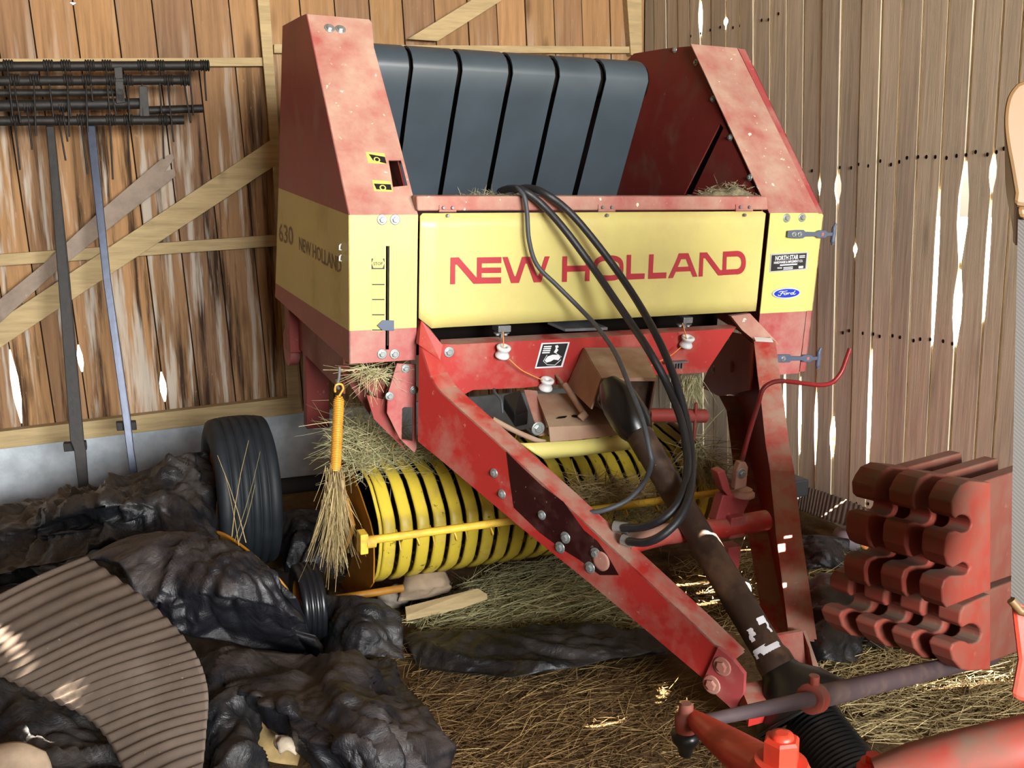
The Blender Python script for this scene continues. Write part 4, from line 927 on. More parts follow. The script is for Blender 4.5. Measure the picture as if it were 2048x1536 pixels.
P = wfs(crom([V(a, b, 0) for a, b in ol], 3) and [(v.x, v.y) for v in crom([V(a, b, 0) for a, b in ol], 3)], fh)
k.prism(P, (fwdv * .5 + rgt * .25)); k.prism(wfs([(2034, 410), (2130, 416), (2130, 442), (2037, 436)], fh + .004), fwdv * .02 + rgt * .01)
k.build('hood', M['tan'], tr_, bevel=.02)
k = MB(); k.prism(wfs([(2036, 436), (2130, 440), (2130, 1225), (2022, 1205), (2024, 1000)], fh + .02), fwdv * .35 + rgt * .25); k.build('grille', M['mesh'], tr_)
k = MB(); k.tube([wf(2022, 1200, fh + .015), wf(2040, 1222, fh + .015), wf(2120, 1240, fh + .015)], .008, 8); k.build('grille_trim', M['tan'], tr_)
k = MB(); k.prism(wfs([(2018, 1185), (2120, 1235), (2120, 1420), (2040, 1405), (2020, 1396), (2034, 1320)], fh + .04), fwdv * .3 + rgt * .2); k.build('frame_rail', M['tred'], tr_, bevel=.01)
fa = 1.62
k = MB(); k.tube([wf(1752, 1552, fa + .03), wf(1830, 1535, fa + .02), wf(1930, 1515, fa), wf(2160, 1470, fa)], [.028, .04, .045, .05], 20)
k.build('front_axle', M['weight'], tr_)
k = MB(); c = wf(1745, 1535, fa + .06); k.lathe(c, ZZ, [(.026, -.1), (.026, .0), (.020, .004), (.020, .012)], 20); k.lathe(c + ZZ * .012, ZZ, [(.013, 0), (.013, .012)], 6, 0, False); k.build('axle_pin', M['tred'], tr_)
fk = 1.6
k = MB(); kc = wf(1562, 1520, fk); k.lathe(kc, ZZ, [(.052, -.16), (.052, -.02), (.046, -.01), (.042, .0)], 28); k.lathe(kc, ZZ, [(.03, 0), (.03, .035), (.026, .04)], 6, 0, False); k.lathe(kc + ZZ * .04, ZZ, [(.019, 0), (.018, .006), (.01, .008)], 20)
k.build('steering_knuckle', M['tred'], tr_)
ka = wf(1396, 1438, 1.86)
k = MB(); d = (ka - kc); dn = d.normalized(); sd = dn.cross(ZZ).normalized(); upn = sd.cross(dn).normalized()
rows = []
for t_, w_, h_ in ((-.05, .05, .03), (.15, .05, .032), (.4, .046, .026), (.7, .036, .022), (.95, .024, .018), (1.08, .016, .016)):
    c = kc + d * t_ - ZZ * (.035 - .03 * t_); rows.append([c + sd * (w_ * math.cos(2 * math.pi * i / 12)) + upn * (h_ * math.sin(2 * math.pi * i / 12)) for i in range(13)])
k.strip(rows); k.build('steering_arm', M['tred'], tr_, bevel=0)
k = MB(); kb = wf(1372, 1432, 1.88); k.lathe(kb, ZZ, [(.02, -.03), (.022, .0), (.014, .006), (.014, .022), (.01, .026)], 16); k.build('ball_joint', M['weight'], tr_)
k = MB(); k.lathe(kb - ZZ * .03, -ZZ, [(.02, 0), (.028, .006), (.026, .02), (.016, .034), (.012, .05)], 18); k.build('grease_boot', M['cone'], tr_)
k = MB(); ta, tb, tc = wf(1398, 1444, 1.85), wf(1620, 1398, 2.02), wf(1985, 1312, 3.0); k.tube([ta, tb], [.012, .0165], 16); k.tube([tb, tc], .0235, 18); k.build('tie_rod', M['tieiron'], tr_)
k = MB(); dd = (tc - tb).normalized(); k.lathe(tb - dd * .004, dd, [(.02, 0), (.031, .002), (.031, .034), (.024, .036)], 20); k.cyl(tb + dd * .016 + ZZ * .025, tb + dd * .016 + ZZ * .05, .011, 8); k.build('tie_rod_clamp', M['weight'], tr_, bevel=.002)
M['wbody'] = paint('shaded_weight_body', '#703a2e', '#6a5648', .7, .7, top=.5, scale=8, speck=.05)  # browner red: dusty tops, plus shade of the slab recess painted in
# weights: notched cast slabs hung side by side
fwt = 2.42; W0 = wf(1900, 1100, fwt)
sdir = V(math.cos(R(15)), math.sin(R(15)), 0); tdir = V(-math.sin(R(15)), math.cos(R(15)), 0)
def ww(px, py): return wP(px, py, W0, tdir)
def arcpx(cx, cy, r, a0, a1, n=7): return [(cx + r * math.cos(R(a0 + (a1 - a0) * i / n)), cy + r * math.sin(R(a0 + (a1 - a0) * i / n))) for i in range(n + 1)]
upper = [(2090, 930), (1940, 962), (1922, 972), (1912, 988), (1904, 1006), (1905, 1030), (1912, 1038)] + arcpx(1926, 1048, 18, -120, 120, 10) + [(1912, 1062), (1898, 1066), (1892, 1080), (1890, 1112), (1896, 1130), (1906, 1136)] + arcpx(1926, 1138, 13, -90, 90, 8) + [(1904, 1152), (1890, 1160), (1884, 1178), (1886, 1205), (1894, 1216), (2090, 1142)]
lower = [(2100, 1146), (1950, 1202), (1930, 1212), (1922, 1226), (1920, 1248), (1926, 1256)] + arcpx(1944, 1268, 20, -130, 130, 10) + [(1922, 1282), (1908, 1288), (1902, 1300), (1908, 1322), (1924, 1340), (1940, 1343), (2100, 1298)]
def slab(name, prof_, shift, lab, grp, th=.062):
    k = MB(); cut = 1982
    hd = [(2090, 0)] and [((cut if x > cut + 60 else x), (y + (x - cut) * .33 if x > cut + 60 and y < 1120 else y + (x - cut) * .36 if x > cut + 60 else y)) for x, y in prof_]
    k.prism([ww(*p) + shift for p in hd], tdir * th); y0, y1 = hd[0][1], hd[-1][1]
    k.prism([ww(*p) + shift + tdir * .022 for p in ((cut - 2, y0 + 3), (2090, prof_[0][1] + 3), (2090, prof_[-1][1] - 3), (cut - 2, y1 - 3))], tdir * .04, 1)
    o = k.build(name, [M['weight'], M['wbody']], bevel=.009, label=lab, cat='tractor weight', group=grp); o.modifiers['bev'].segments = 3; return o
stp = tdir * .098 - sdir * .012
names = ('nearest', 'middle', 'farthest')
g1 = 'cast tractor weights in the upper tier'; g2 = 'cast tractor weights in the lower tier'
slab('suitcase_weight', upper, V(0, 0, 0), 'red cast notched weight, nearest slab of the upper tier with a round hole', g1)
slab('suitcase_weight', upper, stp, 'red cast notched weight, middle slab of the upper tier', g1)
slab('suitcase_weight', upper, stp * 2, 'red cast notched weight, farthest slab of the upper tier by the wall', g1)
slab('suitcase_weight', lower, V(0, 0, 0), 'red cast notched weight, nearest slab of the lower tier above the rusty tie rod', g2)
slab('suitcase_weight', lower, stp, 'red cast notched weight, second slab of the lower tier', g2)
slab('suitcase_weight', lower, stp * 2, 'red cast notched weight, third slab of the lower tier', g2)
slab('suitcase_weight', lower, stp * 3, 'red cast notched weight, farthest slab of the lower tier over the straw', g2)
k = MB(); p = ww(2085, 1120); k.box(p + tdir * .15 + sdir * .16, sdir * .03, tdir * .25, ZZ * .12); k.build('weight_bracket', M['tred'], tr_)
# ================================================================== plastic sheets and floor litter
def plas(name, col, dust, rough=.3):
    t = NT(name); d = t.ramp(t.noise(4.5, 8, .65), ramp01(.42, .7)); d = t.math('MULTIPLY', d, t.ramp(t.up(), ramp01(-.1, .9)))
    sp = t.ramp(t.noise(55, 4, .6), ramp01(.7, .76))
    c = t.mix(t.math('MULTIPLY', d, .75), srgb(col), srgb(dust)); c = t.mix(t.math('MULTIPLY', sp, .3), c, srgb('#a89a80'))
    t.set('Base Color', c); t.set('Roughness', t.ramp(d, [(0, (rough,)), (1, (.75,))])); t.set('Specular IOR Level', .5)
    t.bump(t.noise(14, 7, .65, dist=1.5), .5, .02); return t.m
M['plastic'] = plas('black_plastic_sheet', '#14161a', '#4b4540')
M['plastic2'] = plas('dusty_plastic_sheet', '#191a1f', '#544a45', .35)
def patch_rows(ctrl, n=10):
    rows = [crom([gl(*p) for p in r], n) for r in ctrl]
    cols = [crom([rows[i][j] for i in range(len(rows))], n) for j in range(len(rows[0]))]
    return [[cols[j][i] for j in range(len(cols))] for i in range(len(cols[0]))]
def creases(p, s, seed, st):
    q = V(p.x * s * st[0] + seed * 3.1, p.y * s * st[1] + seed * 7.7, p.z * s * .6)
    d = noise.voronoi(q)[0]; return min(1.0, (d[1] - d[0]) * 1.3)
def crumple(p, seed, amp):
    w = V(noise.noise(p * 2.5 + V(seed, 0, 0)), noise.noise(p * 2.5 + V(0, seed, 0)), 0) * .16
    p = p + w; an = seed * 1.3; c, s = math.cos(an), math.sin(an); r = V(p.x * c - p.y * s, p.x * s + p.y * c, p.z)
    return amp * (1.5 * creases(r, 2.6, seed, (1, 2.2)) + .9 * creases(r, 5.5, seed + 3, (2.0, 1)) + .5 * creases(p, 12, seed + 7, (1, 1.5)) + .22 * creases(p, 26, seed + 9, (1, 1)) - 1.2 + 1.3 * (1 - abs(noise.noise(V(r.x * 1.6, r.y * 7, seed)))) ** 4)
def sheet(ctrl, label, mat='plastic', amp=.028, seed=0, n=20, minz=.004, grp=None, cat='plastic sheet', name='plastic_sheet'):
    g = patch_rows(ctrl, n); I, J = len(g), len(g[0]); out = []
    for i in range(I):
        r = []
        for j in range(J):
            p = g[i][j]; a = g[min(i + 1, I - 1)][j] - g[max(i - 1, 0)][j]; b = g[i][min(j + 1, J - 1)] - g[i][max(j - 1, 0)]
            nn = a.cross(b); nn = nn.normalized() if nn.length > 1e-9 else ZZ
            if nn.z < 0: nn = -nn
            ef = min(1, min(i, I - 1 - i, j, J - 1 - j) / 5 + .25)
            e = V(noise.noise(p * 5 + V(seed, 2, 0)), noise.noise(p * 5 + V(1, seed, 4)), 0) * .03 * (1 - ef) * 1.3
            q = p + nn * crumple(p, seed, amp) * ef + e
            q.z = max(q.z, fz(q.x, q.y) + minz); r.append(q)
        out.append(r)
    k = MB(); k.strip(out, 0, True)
    o = k.build(name, M[mat], solid=.002, label=label, cat=cat, group=grp); return o
sheet([[(-80, 1040, .12), (60, 1005, .2), (190, 975, .34), (300, 935, .46), (380, 905, .5), (424, 900, .46)], [(-80, 1075, .12), (90, 1035, .28), (200, 1005, .42), (310, 985, .44), (390, 965, .42), (428, 960, .38)], [(-80, 1110, .1), (90, 1080, .2), (200, 1060, .3), (310, 1040, .36), (390, 1030, .36), (432, 1035, .3)], [(-80, 1160, .06), (80, 1130, .18), (190, 1105, .26), (310, 1090, .3), (390, 1085, .3), (438, 1090, .26)]],
      'crumpled black plastic heaped high against the concrete base below the harrow legs', seed=1.3, amp=.04)
sheet([[(170, 1120, .34), (300, 1065, .42), (438, 1078, .43), (520, 1122, .39), (590, 1196, .3)], [(230, 1140, .36), (320, 1105, .41), (450, 1125, .42), (545, 1175, .34), (612, 1245, .18)], [(265, 1180, .33), (360, 1180, .34), (460, 1200, .33), (560, 1245, .22), (632, 1295, .07)], [(290, 1235, .24), (385, 1270, .18), (470, 1290, .12), (560, 1310, .06), (650, 1335, .01)]],
      'broad black plastic sheet draped over a mound in front of the ribbed tyre', 'plastic2', seed=4.1, amp=.022)
sheet([[(405, 1330, .14), (490, 1306, .2), (600, 1315, .16), (700, 1315, .12), (792, 1318, .03)], [(415, 1380, .14), (500, 1375, .24), (600, 1370, .22), (700, 1360, .22), (800, 1360, .04)], [(500, 1420, .16), (560, 1415, .24), (640, 1420, .24), (730, 1415, .22), (850, 1430, .04)], [(640, 1530, .12), (660, 1500, .2), (720, 1500, .24), (790, 1500, .18), (890, 1500, .02)], [(660, 1600, .06), (690, 1590, .1), (740, 1590, .14), (810, 1590, .08), (900, 1600, .01)]],
      'crumpled black plastic with sharp folds at the bottom centre of the floor', 'plastic2', seed=8.2, amp=.035)
sheet([[(402, 1345, .16), (440, 1330, .2), (480, 1335, .2), (515, 1345, .16)], [(398, 1400, .14), (440, 1395, .2), (490, 1400, .2), (520, 1410, .14)], [(388, 1480, .1), (430, 1470, .16), (480, 1480, .16), (510, 1480, .1)], [(380, 1600, .05), (430, 1590, .1), (480, 1590, .1), (510, 1590, .05)]],
      'narrow black plastic fold standing beside the right edge of the corrugated sheet', seed=11.5, amp=.03)
sheet([[(-100, 1330, .12), (20, 1350, .1), (110, 1390, .08), (200, 1440, .06), (260, 1500, .04)], [(-100, 1400, .1), (20, 1410, .12), (100, 1430, .11), (190, 1470, .08), (270, 1540, .04)], [(-100, 1560, .05), (20, 1560, .08), (100, 1570, .08), (190, 1580, .06), (290, 1620, .02)]],
      'black plastic lying in the shadow below the corrugated sheet, bottom left corner', seed=14.0, amp=.03)
sheet([[(800, 1275, .01), (900, 1262, .04), (1010, 1262, .05), (1120, 1245, .05), (1235, 1262, .04), (1330, 1262, .02)], [(810, 1300, .02), (900, 1300, .06), (1010, 1295, .05), (1120, 1285, .06), (1235, 1290, .05), (1330, 1290, .02)], [(830, 1330, .01), (900, 1342, .03), (1000, 1352, .04), (1100, 1345, .04), (1235, 1315, .03), (1330, 1312, .01)]],
      'flat strip of black plastic lying across the straw under the drawbar', seed=17.7, amp=.018)
sheet([[(1590, 1178, .05), (1650, 1166, .12), (1700, 1168, .12), (1742, 1190, .03)], [(1590, 1230, .05), (1650, 1220, .14), (1700, 1225, .12), (1735, 1250, .02)], [(1600, 1320, .01), (1640, 1322, .06), (1680, 1325, .05), (1712, 1325, .01)]],
      'crumpled black plastic on the floor right of the jack and drawbar', seed=21.2, amp=.03)
sheet([[(1725, 1268, .02), (1770, 1252, .05), (1820, 1262, .03), (1860, 1275, .01)], [(1715, 1296, .01), (1770, 1298, .03), (1820, 1296, .02), (1850, 1292, .01)]],
      'small scrap of black plastic lying under the tractor weights', seed=24.4, amp=.012)
sheet([[(655, 1190, .14), (720, 1195, .17), (790, 1222, .1)], [(648, 1250, .06), (720, 1260, .12), (800, 1275, .05)], [(640, 1320, .02), (720, 1315, .05), (800, 1318, .01)]],
      'black plastic bunched beside the small gauge wheel', seed=27.1, amp=.03)
sheet([[(1588, 1080, .05), (1640, 1070, .1), (1700, 1085, .05)], [(1590, 1120, .04), (1650, 1105, .09), (1705, 1118, .03)], [(1600, 1140, .01), (1650, 1138, .03), (1700, 1140, .01)]],
      'dark plastic clump in front of the ribbed pipe by the right wall', seed=31.0, amp=.03)
sheet([[(545, 1030, .16), (605, 1015, .2), (690, 1030, .14)], [(552, 1085, .1), (612, 1078, .13), (692, 1085, .1)], [(565, 1150, .02), (622, 1140, .04), (700, 1150, .02)]],
      'black plastic in the shade between the ribbed tyre and the pickup', seed=35.0, amp=.03)
sheet([[(-140, 1090, .03), (100, 1085, .04), (300, 1080, .05), (500, 1120, .05), (660, 1180, .03)], [(-140, 1180, .03), (100, 1180, .05), (300, 1190, .05), (480, 1220, .05), (650, 1260, .03)], [(-140, 1290, .02), (100, 1300, .03), (300, 1310, .04), (480, 1320, .04), (650, 1330, .02)], [(-140, 1420, .01), (100, 1420, .02), (300, 1420, .03), (450, 1400, .03), (560, 1370, .01)]],
      'black plastic spread flat on the floor between the heaps at the left', seed=41.0, amp=.02)
# corrugated sheets
def corr(a0, a1, label, n, amp, mat, nb=120, na=24, th=.002, bul=.02, wall=False):
    A = crom([wU(*p, UR - .2) if wall else gl(*p) for p in a0], nb // (len(a0) - 1)); B = crom([wU(*p, UR - .09) if wall else gl(*p) for p in a1], nb // (len(a1) - 1)); rows = []
    for i in range(len(A)):
        r = []
        for j in range(na + 1):
            t = j / na; p = A[i].lerp(B[i], t); ph = i / (len(A) - 1) * n * 2 * math.pi
            r.append(p + ZZ * (amp * math.sin(ph) + bul * math.sin(math.pi * t) + .006 * noise.noise(p * 4)))
        rows.append(r)
    k = MB(); k.strip(rows, 0, True); return k.build('corrugated_sheet', mat, solid=th, label=label, cat='corrugated sheet')
t = NT('grey_corrugated'); c = t.ramp(t.noise(4, 8, .65), [(.3, srgb('#4a4039')), (.55, srgb('#5d5249')), (.75, srgb('#6c6056'))]); f = t.ramp(t.noise(60, 3), ramp01(.7, .76)); c = t.mix(t.math('MULTIPLY', f, .5), c, srgb('#b8ac98'))
t.set('Base Color', c); t.set('Roughness', .8); t.set('Specular IOR Level', .2); t.bump(t.noise(25, 5), .2, .006); M['corr'] = t.m
corr([(-150, 1270, .26), (-30, 1338, .23), (80, 1390, .20), (185, 1445, .16), (246, 1540, .11), (280, 1680, .05)], [(172, 1114, .42), (283, 1190, .40), (374, 1281, .35), (414, 1370, .28), (412, 1470, .2), (400, 1580, .12)],
     'grey-brown corrugated sheet lying on black plastic, bottom left', 27, .0035, M['corr'], 280, 24, .002, .012)
corr([(1572, 1010), (1640, 1035), (1765, 1072)], [(1575, 965), (1650, 985), (1772, 1032)], 'narrow ribbed grey sheet leaning along the foot of the right wall', 30, .0025, M['corr'], 180, 8, .002, .0, True)
k = MB(); c = wP(1585, 970, uvz(2.72, 0, 0), UU); k.prism([c + V(-.1, -.04, -.05), c + V(.06, -.04, -.05), c + V(.06, -.04, .03), c + V(-.1, -.04, .03)], V(0, .1, 0))
M['blockb'] = plain('dark_block', '#2a2c2e', .6, 0, .1, 10)
k.build('rubber_block', M['blockb'], bevel=.008, label='short black block behind the right drawbar beam near the wall', cat='block')
# bottles by the wall
for (px, py, cap, lab, rr) in ((1672, 1072, '#d08040', 'dirty clear bottle with an orange cap lying in the litter by the right wall', .042), (1700, 1058, '#c05878', 'dirty clear bottle with a pink cap lying in the litter by the right wall', .036)):
    c = gl(px, py, .06); e = gl(px + 62, py + 18, .06) if cap == '#d08040' else gl(px + 36, py + 12, .06); d = (e - c); L_ = d.length; d.normalize()
    root = empty('bottle', tuple(c - ZZ * .045), lab, 'bottle'); k = MB(); k.lathe(c, d, [(.0, 0), (rr, .004), (rr, L_ * .66), (rr * .4, L_ * .88), (rr * .4, L_ * .93)], 20); k.build('bottle_body', plain('bottle_' + cap[1:], '#8d8890', .35, 0, .1, 12), root)
    k = MB(); k.lathe(c + d * L_ * .9, d, [(rr * .48, 0), (rr * .48, L_ * .1), (rr * .4, L_ * .11)], 16); k.build('bottle_cap', plain('cap_' + cap[1:], cap, .5), root)
# boards, stone, paper
k = MB(); q = [gl(810, 1213, .05), gl(955, 1176, .09), gl(975, 1188, .07), gl(925, 1206, .05), gl(812, 1232, .03)]; k.prism(q, -ZZ * .022)
k.build('wood_plank', M['wtrim'], bevel=.002, label='short pale plank lying on the straw below the pickup', cat='plank')
M['card'] = plain('old_cardboard', '#a3907a', .9, 0, .18, 9, .3, .1); M['card2'] = plain('tan_paper', '#b39a6a', .9, 0, .2, 14, .3, .1); M['paper'] = plain('pale_torn_paper', '#b9ac98', .9, 0, .15, 20, .3, .1); M['stone'] = plain('grey_stone', '#8a8176', .95, 0, .2, 12, .4, .1)
def scrap(ctrl, lab, mat, seed, amp=.015, cat='paper', name='paper_scrap', n=6):
    return sheet(ctrl, lab, mat, amp, seed, n, .006, None, cat, name)
scrap([[(812, 1150, .12), (850, 1146, .14), (890, 1142, .12)], [(805, 1180, .08), (855, 1176, .1), (908, 1168, .06)], [(800, 1205, .03), (850, 1200, .04), (900, 1186, .03)]], 'crumpled tan cardboard under the yellow pickup bands', 'card', 3.3, .03, 'cardboard', 'cardboard_scrap')
scrap([[(500, 1400, .16), (540, 1425, .14), (600, 1450, .1)], [(498, 1425, .14), (545, 1450, .12), (610, 1475, .08)], [(505, 1500, .06), (550, 1520, .06), (600, 1530, .04)]], 'crumpled tan paper between folds of black plastic, bottom centre', 'card2', 6.1, .02)
scrap([[(556, 1466, .17), (574, 1470, .17), (592, 1464, .165)], [(548, 1490, .15), (574, 1486, .17), (604, 1492, .145)], [(560, 1512, .135), (572, 1506, .15), (590, 1516, .13)]], 'small torn pale paper lying in the tan paper', 'paper', 9.0, .02)
scrap([[(-40, 1500, .12), (30, 1490, .14), (85, 1505, .12)], [(-40, 1530, .1), (30, 1525, .12), (95, 1535, .09)], [(-40, 1600, .06), (30, 1600, .06), (100, 1600, .04)]], 'tan cardboard scrap at the bottom left corner', 'card', 12.0, .012, 'cardboard', 'cardboard_scrap')
scrap([[(1735, 1140, .08), (1752, 1128, .1), (1770, 1140, .08)], [(1730, 1165, .04), (1755, 1160, .05), (1778, 1165, .03)]], 'pale paper scrap on the straw left of the tractor weights', 'card', 15.0, .01)
for px, py, r, lab in ((790, 1182, .05, 'grey stone under the left end of the pickup'), (1475, 1168, .05, 'grey stone beside the jack foot')):
    k = MB(); c = gl(px, py + 10, .03); bm = __import__('bmesh').new(); __import__('bmesh').ops.create_icosphere(bm, subdivisions=3, radius=1)
    k.add([c + V(v.co.x * r * 1.3, v.co.y * r, v.co.z * r * .8) * (1 + .35 * noise.noise(v.co * 1.7 + V(px, 0, 0))) for v in bm.verts], [[v.index for v in f.verts] for f in bm.faces], 0, True); bm.free()
    k.build('stone', M['stone'], label=lab, cat='stone')
# ================================================================== hay and straw
def blade(k, p, d, L_, w, droop=0.0, seg=3):
    d = Vector(d).normalized(); side = d.cross(V(random.uniform(-1, 1), random.uniform(-1, 1), random.uniform(-1, 1)))
    side = side.normalized() if side.length > 1e-4 else V(1, 0, 0); s2 = d.cross(side); vs = []; bend = V(random.uniform(-1, 1), random.uniform(-1, 1), random.uniform(-.4, .4)) * L_ * .18
    for i in range(seg + 1):
        t = i / seg; c = p + d * L_ * t + bend * t * t - ZZL * droop * t * t; ww_ = w * (1 - .6 * t)
        vs += [c + side * ww_, c - side * ww_ * .5 + s2 * ww_ * .8, c - side * ww_ * .5 - s2 * ww_ * .8]
    fs = []
    for i in range(seg):
        for q in range(3): a, b = i * 3 + q, i * 3 + (q + 1) % 3; fs.append([a, b, b + 3, a + 3])
    k.add(vs, fs)
ZZL = V(0, 0, 1)
def ground_straw(regs, label, mat, name='hay', seed=1):
    random.seed(seed); k = MB()
    for (poly, cnt, L0, L1, zmax, w) in regs:
        xs, ys = [p[0] for p in poly], [p[1] for p in poly]; n_ = 0
        while n_ < cnt:
            x, y = random.uniform(min(xs), max(xs)), random.uniform(min(ys), max(ys)); ins = False
            for i in range(len(poly)):
                (xa_, ya), (xb_, yb_) = poly[i], poly[(i + 1) % len(poly)]
                if (ya > y) != (yb_ > y) and x < (xb_ - xa_) * (y - ya) / (yb_ - ya) + xa_: ins = not ins
            if not ins: continue
            n_ += 1; p = gl(x, y, 0); 
            if p.dot(UU) > UR - .24 or p.y > 5.2: continue
            p.z = fz(p.x, p.y) + random.uniform(0, zmax) * random.random(); a = random.gauss(.15, .9)
            blade(k, p, V(math.cos(a), math.sin(a), random.uniform(-.05, .28)), random.uniform(L0, L1), random.uniform(w * .6, w * 1.2), random.uniform(0, .03), 2)
    return k.build(name, M[mat], kind='stuff', label=label, cat='hay')
ground_straw([([(800, 1230), (900, 1180), (1000, 1130), (1120, 1120), (1250, 1240), (1330, 1290), (1200, 1262), (1000, 1262), (830, 1268)], 3400, .04, .20, .05, .0015)], 'pale green hay spread on the floor under the drawbar and pickup', 'strawg', seed=2)
ground_straw([([(800, 1340), (1000, 1350), (1230, 1310), (1400, 1400), (1500, 1540), (880, 1540), (820, 1440)], 2600, .03, .16, .02, .0014), ([(620, 1270), (800, 1290), (800, 1330), (650, 1340)], 260, .04, .16, .05, .0014)], 'brown straw litter on the earth in the foreground', 'strawd', seed=3)
ground_straw([([(1560, 1130), (1760, 1060), (1800, 1200), (2048, 1320), (2048, 1500), (1700, 1480), (1600, 1350)], 3200, .04, .2, .04, .0015), ([(1330, 1120), (1530, 1100), (1560, 1280), (1420, 1260)], 700, .04, .18, .04, .0015)], 'loose straw on the floor on the right, under the tractor weights', 'straw', seed=4)
ground_straw([([(1690, 1150), (1740, 1110), (1790, 1140), (1785, 1200), (1720, 1190)], 420, .06, .22, .14, .0016)], 'hay tuft standing left of the tractor weights', 'strawg', seed=5)
def tuft(name, label, mat, pts, cnt, dirf, L0, L1, w, spread, seed, droop=.0, frame='b'):
    random.seed(seed); k = MB(); P = [b2w(p) for p in pts]
    for i in range(cnt):
        t = random.random() * (len(P) - 1); a = int(t); p = P[a].lerp(P[min(a + 1, len(P) - 1)], t - a) + V(random.gauss(0, spread), random.gauss(0, spread), random.gauss(0, spread * .8))
        blade(k, p, dirf(), random.uniform(L0, L1), random.uniform(w * .6, w * 1.2), droop * random.random(), 3)
    return k.build(name, M[mat], kind='stuff', label=label, cat='hay')
rnd = lambda: V(random.gauss(0, 1), random.gauss(0, 1), random.gauss(0, .6))
tuft('hay', 'bundle of dry hay hanging under the yellow spring', 'straw', [bY(672, 930, 3.02), bY(668, 1000, 3.02)], 330, lambda: V(random.gauss(-.03, .13), random.gauss(0, .13), -1), .08, .3, .0015, .013, 21, .02)
tuft('hay', 'green hay packed on top of the pickup at its left end', 'strawg', [bY(705, 850, 3.6), bY(735, 885, 3.5), bY(790, 905, 3.45), bY(870, 925, 3.42)], 1500, rnd, .04, .17, .0014, .05, 22)
tuft('hay', 'green hay in the gap behind the left shield', 'strawg', [bY(705, 930, 3.4), bY(720, 880, 3.45), bY(740, 940, 3.35)], 500, rnd, .04, .14, .0014, .035, 23)
tuft('hay', 'hay tuft sticking out over the right end plate of the pickup', 'strawg', [bY(1385, 880, 3.0), bY(1410, 930, 3.0), bY(1430, 965, 3.02)], 420, lambda: V(random.gauss(.2, .6), random.gauss(-.2, .5), random.gauss(-.3, .6)), .05, .2, .0014, .022, 24, .03)
tuft('hay', 'hay lying over the windguard rod in front of the bands', 'straw', [bY(1160, 985, 2.95), bY(1220, 985, 2.95), bY(1290, 985, 2.93)], 700, lambda: V(random.gauss(0, 1), random.gauss(0, .5), random.gauss(0, .25)), .04, .16, .0014, .03, 25)
tuft('hay', 'hay caught below the windguard rod behind the driveline', 'strawg', [bY(1240, 1030, 3.0), bY(1300, 1025, 3.0), bY(1340, 1020, 3.0)], 420, rnd, .04, .13, .0014, .025, 26)
tuft('hay', 'hay hanging from the frame plate near the right gusset', 'strawg', [bY(1375, 755, 3.1), bY(1395, 765, 3.1)], 120, lambda: V(random.gauss(0, .35), random.gauss(0, .3), -1), .04, .16, .0013, .014, 27)
tuft('hay', 'hay scraps under the left shield', 'strawg', [bY(715, 740, 3.16), bY(780, 748, 3.16)], 160, lambda: V(random.gauss(0, 1), random.gauss(0, .4), random.gauss(-.3, .5)), .03, .12, .0013, .014, 28)
tuft('hay', 'thin dry stalks sticking up in front of the ribbed tyre', 'straw', [w2b(gl(450, 1075, .42)), w2b(gl(500, 1090, .4))], 5, lambda: V(random.gauss(.1, .25), random.gauss(0, .2), 1), .15, .34, .0018, .01, 29)
# chaff mounds on the rail : finely broken hay, one mass
def mound(px0, px1, hpx, y, base, label, seed):
    random.seed(seed); k = MB(); n = 40; rows = []
    for j in range(9):
        r = []
        for i in range(n + 1):
            t = i / n; x = px0 + (px1 - px0) * t; b = bY(x, base, y - .03 + .03 * j); hgt = abs(bY(x, base - hpx, y).z - bY(x, base, y).z)
            r.append(b2w(b + EZ * hgt * (math.sin(math.pi * t) ** .8) * math.sin(math.pi * (j + .5) / 9) * (.75 + .5 * noise.noise(V(x * .05, j * .6, seed))) - EZ * .006))
        rows.append(r)
    k.strip(rows, 0, True)
    for i in range(int((px1 - px0) * 1.5)):
        x = random.uniform(px0, px1); t = (x - px0) / (px1 - px0); p = b2w(bY(x, base - hpx * math.sin(math.pi * t) * random.random(), y + random.uniform(0, .1)))
        blade(k, p, rnd(), random.uniform(.012, .035), .0012, 0, 2)
    k.build('hay', M['chaff'], kind='stuff', label=label, cat='hay')
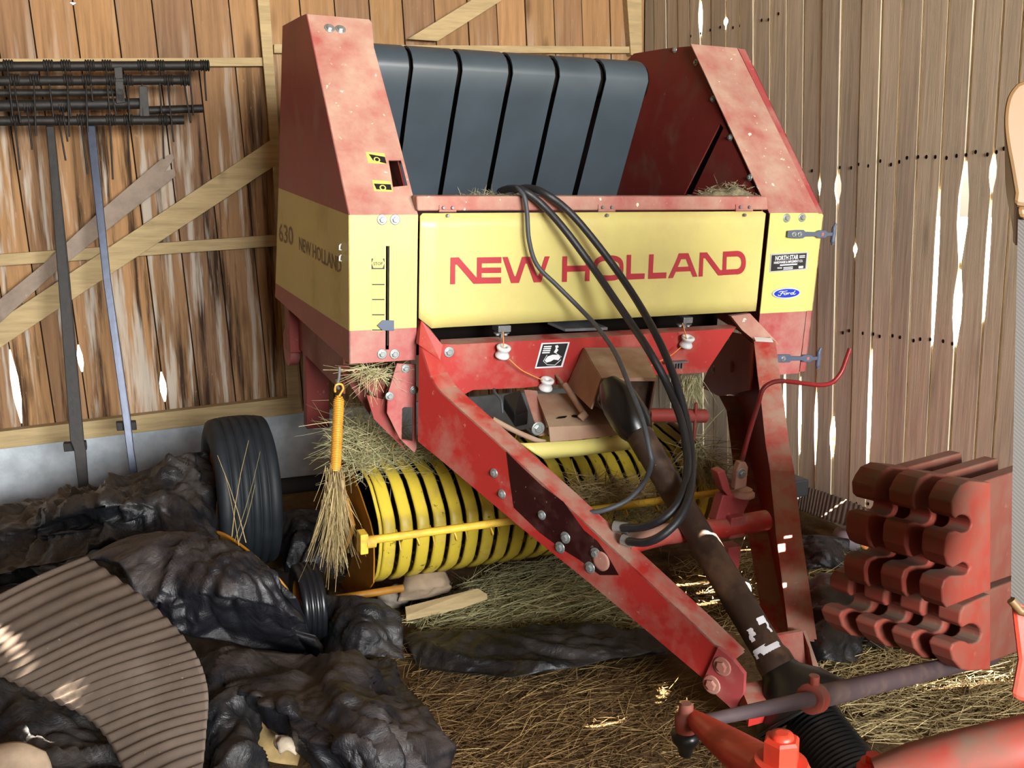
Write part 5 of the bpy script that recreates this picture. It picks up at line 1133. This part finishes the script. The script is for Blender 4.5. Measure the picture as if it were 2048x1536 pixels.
t = NT('grey_chaff'); t.set('Base Color', t.ramp(t.noise(90, 5), [(.35, srgb('#6e6a50')), (.6, srgb('#a09a7c')), (.75, srgb('#bdb79a'))])); t.set('Roughness', .95); t.bump(t.noise(140, 4), .6, .01); M['chaff'] = t.m
mound(920, 1075, 12, D + .05, 394, 'grey chaff lying along the top rail beneath the hoses', 1)
mound(1385, 1525, 30, D + .06, 394, 'grey-green chaff mound in the right corner behind the top rail', 2)
# ================================================================== light, sky, camera
sc = bpy.context.scene
w = bpy.data.worlds.new('sky'); sc.world = w; w.use_nodes = True; nt = w.node_tree; bg = nt.nodes['Background']
sky = nt.nodes.new('ShaderNodeTexSky'); sky.sky_type = 'NISHITA'; sky.sun_disc = False; sky.sun_elevation = SEL; sky.sun_rotation = R(90) - SAZ; sky.air_density = 1; sky.dust_density = 2.5; sky.ozone_density = 1
nt.links.new(sky.outputs[0], bg.inputs[0]); bg.inputs[1].default_value = SKY
sl_ = bpy.data.lights.new('sun', 'SUN'); sl_.energy = SUNE; sl_.angle = R(.18); sl_.color = (1, .9, .75); so_ = bpy.data.objects.new('sun', sl_); C.objects.link(so_)
so_.rotation_euler = (-SUN).to_track_quat('-Z', 'Y').to_euler(); so_.location = (6, -3, 8)
al = bpy.data.lights.new('doorway_daylight', 'AREA'); al.energy = AREA; al.shape = 'RECTANGLE'; al.size = 5; al.size_y = 2.2; al.color = (1, .97, .92); ao = bpy.data.objects.new('doorway_daylight', al); C.objects.link(ao)
ao.location = (1.7, -6.5, 2.5); ao.rotation_euler = (V(-.06, 1, -.03)).to_track_quat('-Z', 'Y').to_euler()
cd = bpy.data.cameras.new('camera'); co = bpy.data.objects.new('camera', cd); C.objects.link(co)
cd.sensor_width = 36; cd.lens = F / 2048 * 36; cd.clip_start = .05
m = Matrix((c2w(V(1, 0, 0)), c2w(V(0, -1, 0)), c2w(V(0, 0, -1)))).transposed().to_4x4(); m.translation = CAM; co.matrix_world = m
sc.camera = co
sc.view_settings.view_transform = 'Standard'; sc.view_settings.look = 'None'; sc.view_settings.gamma = 1; sc.view_settings.use_curve_mapping = False
sc.view_settings.exposure = EXPO
for o in list(bpy.data.objects):
    if '_o' in o: del o['_o']
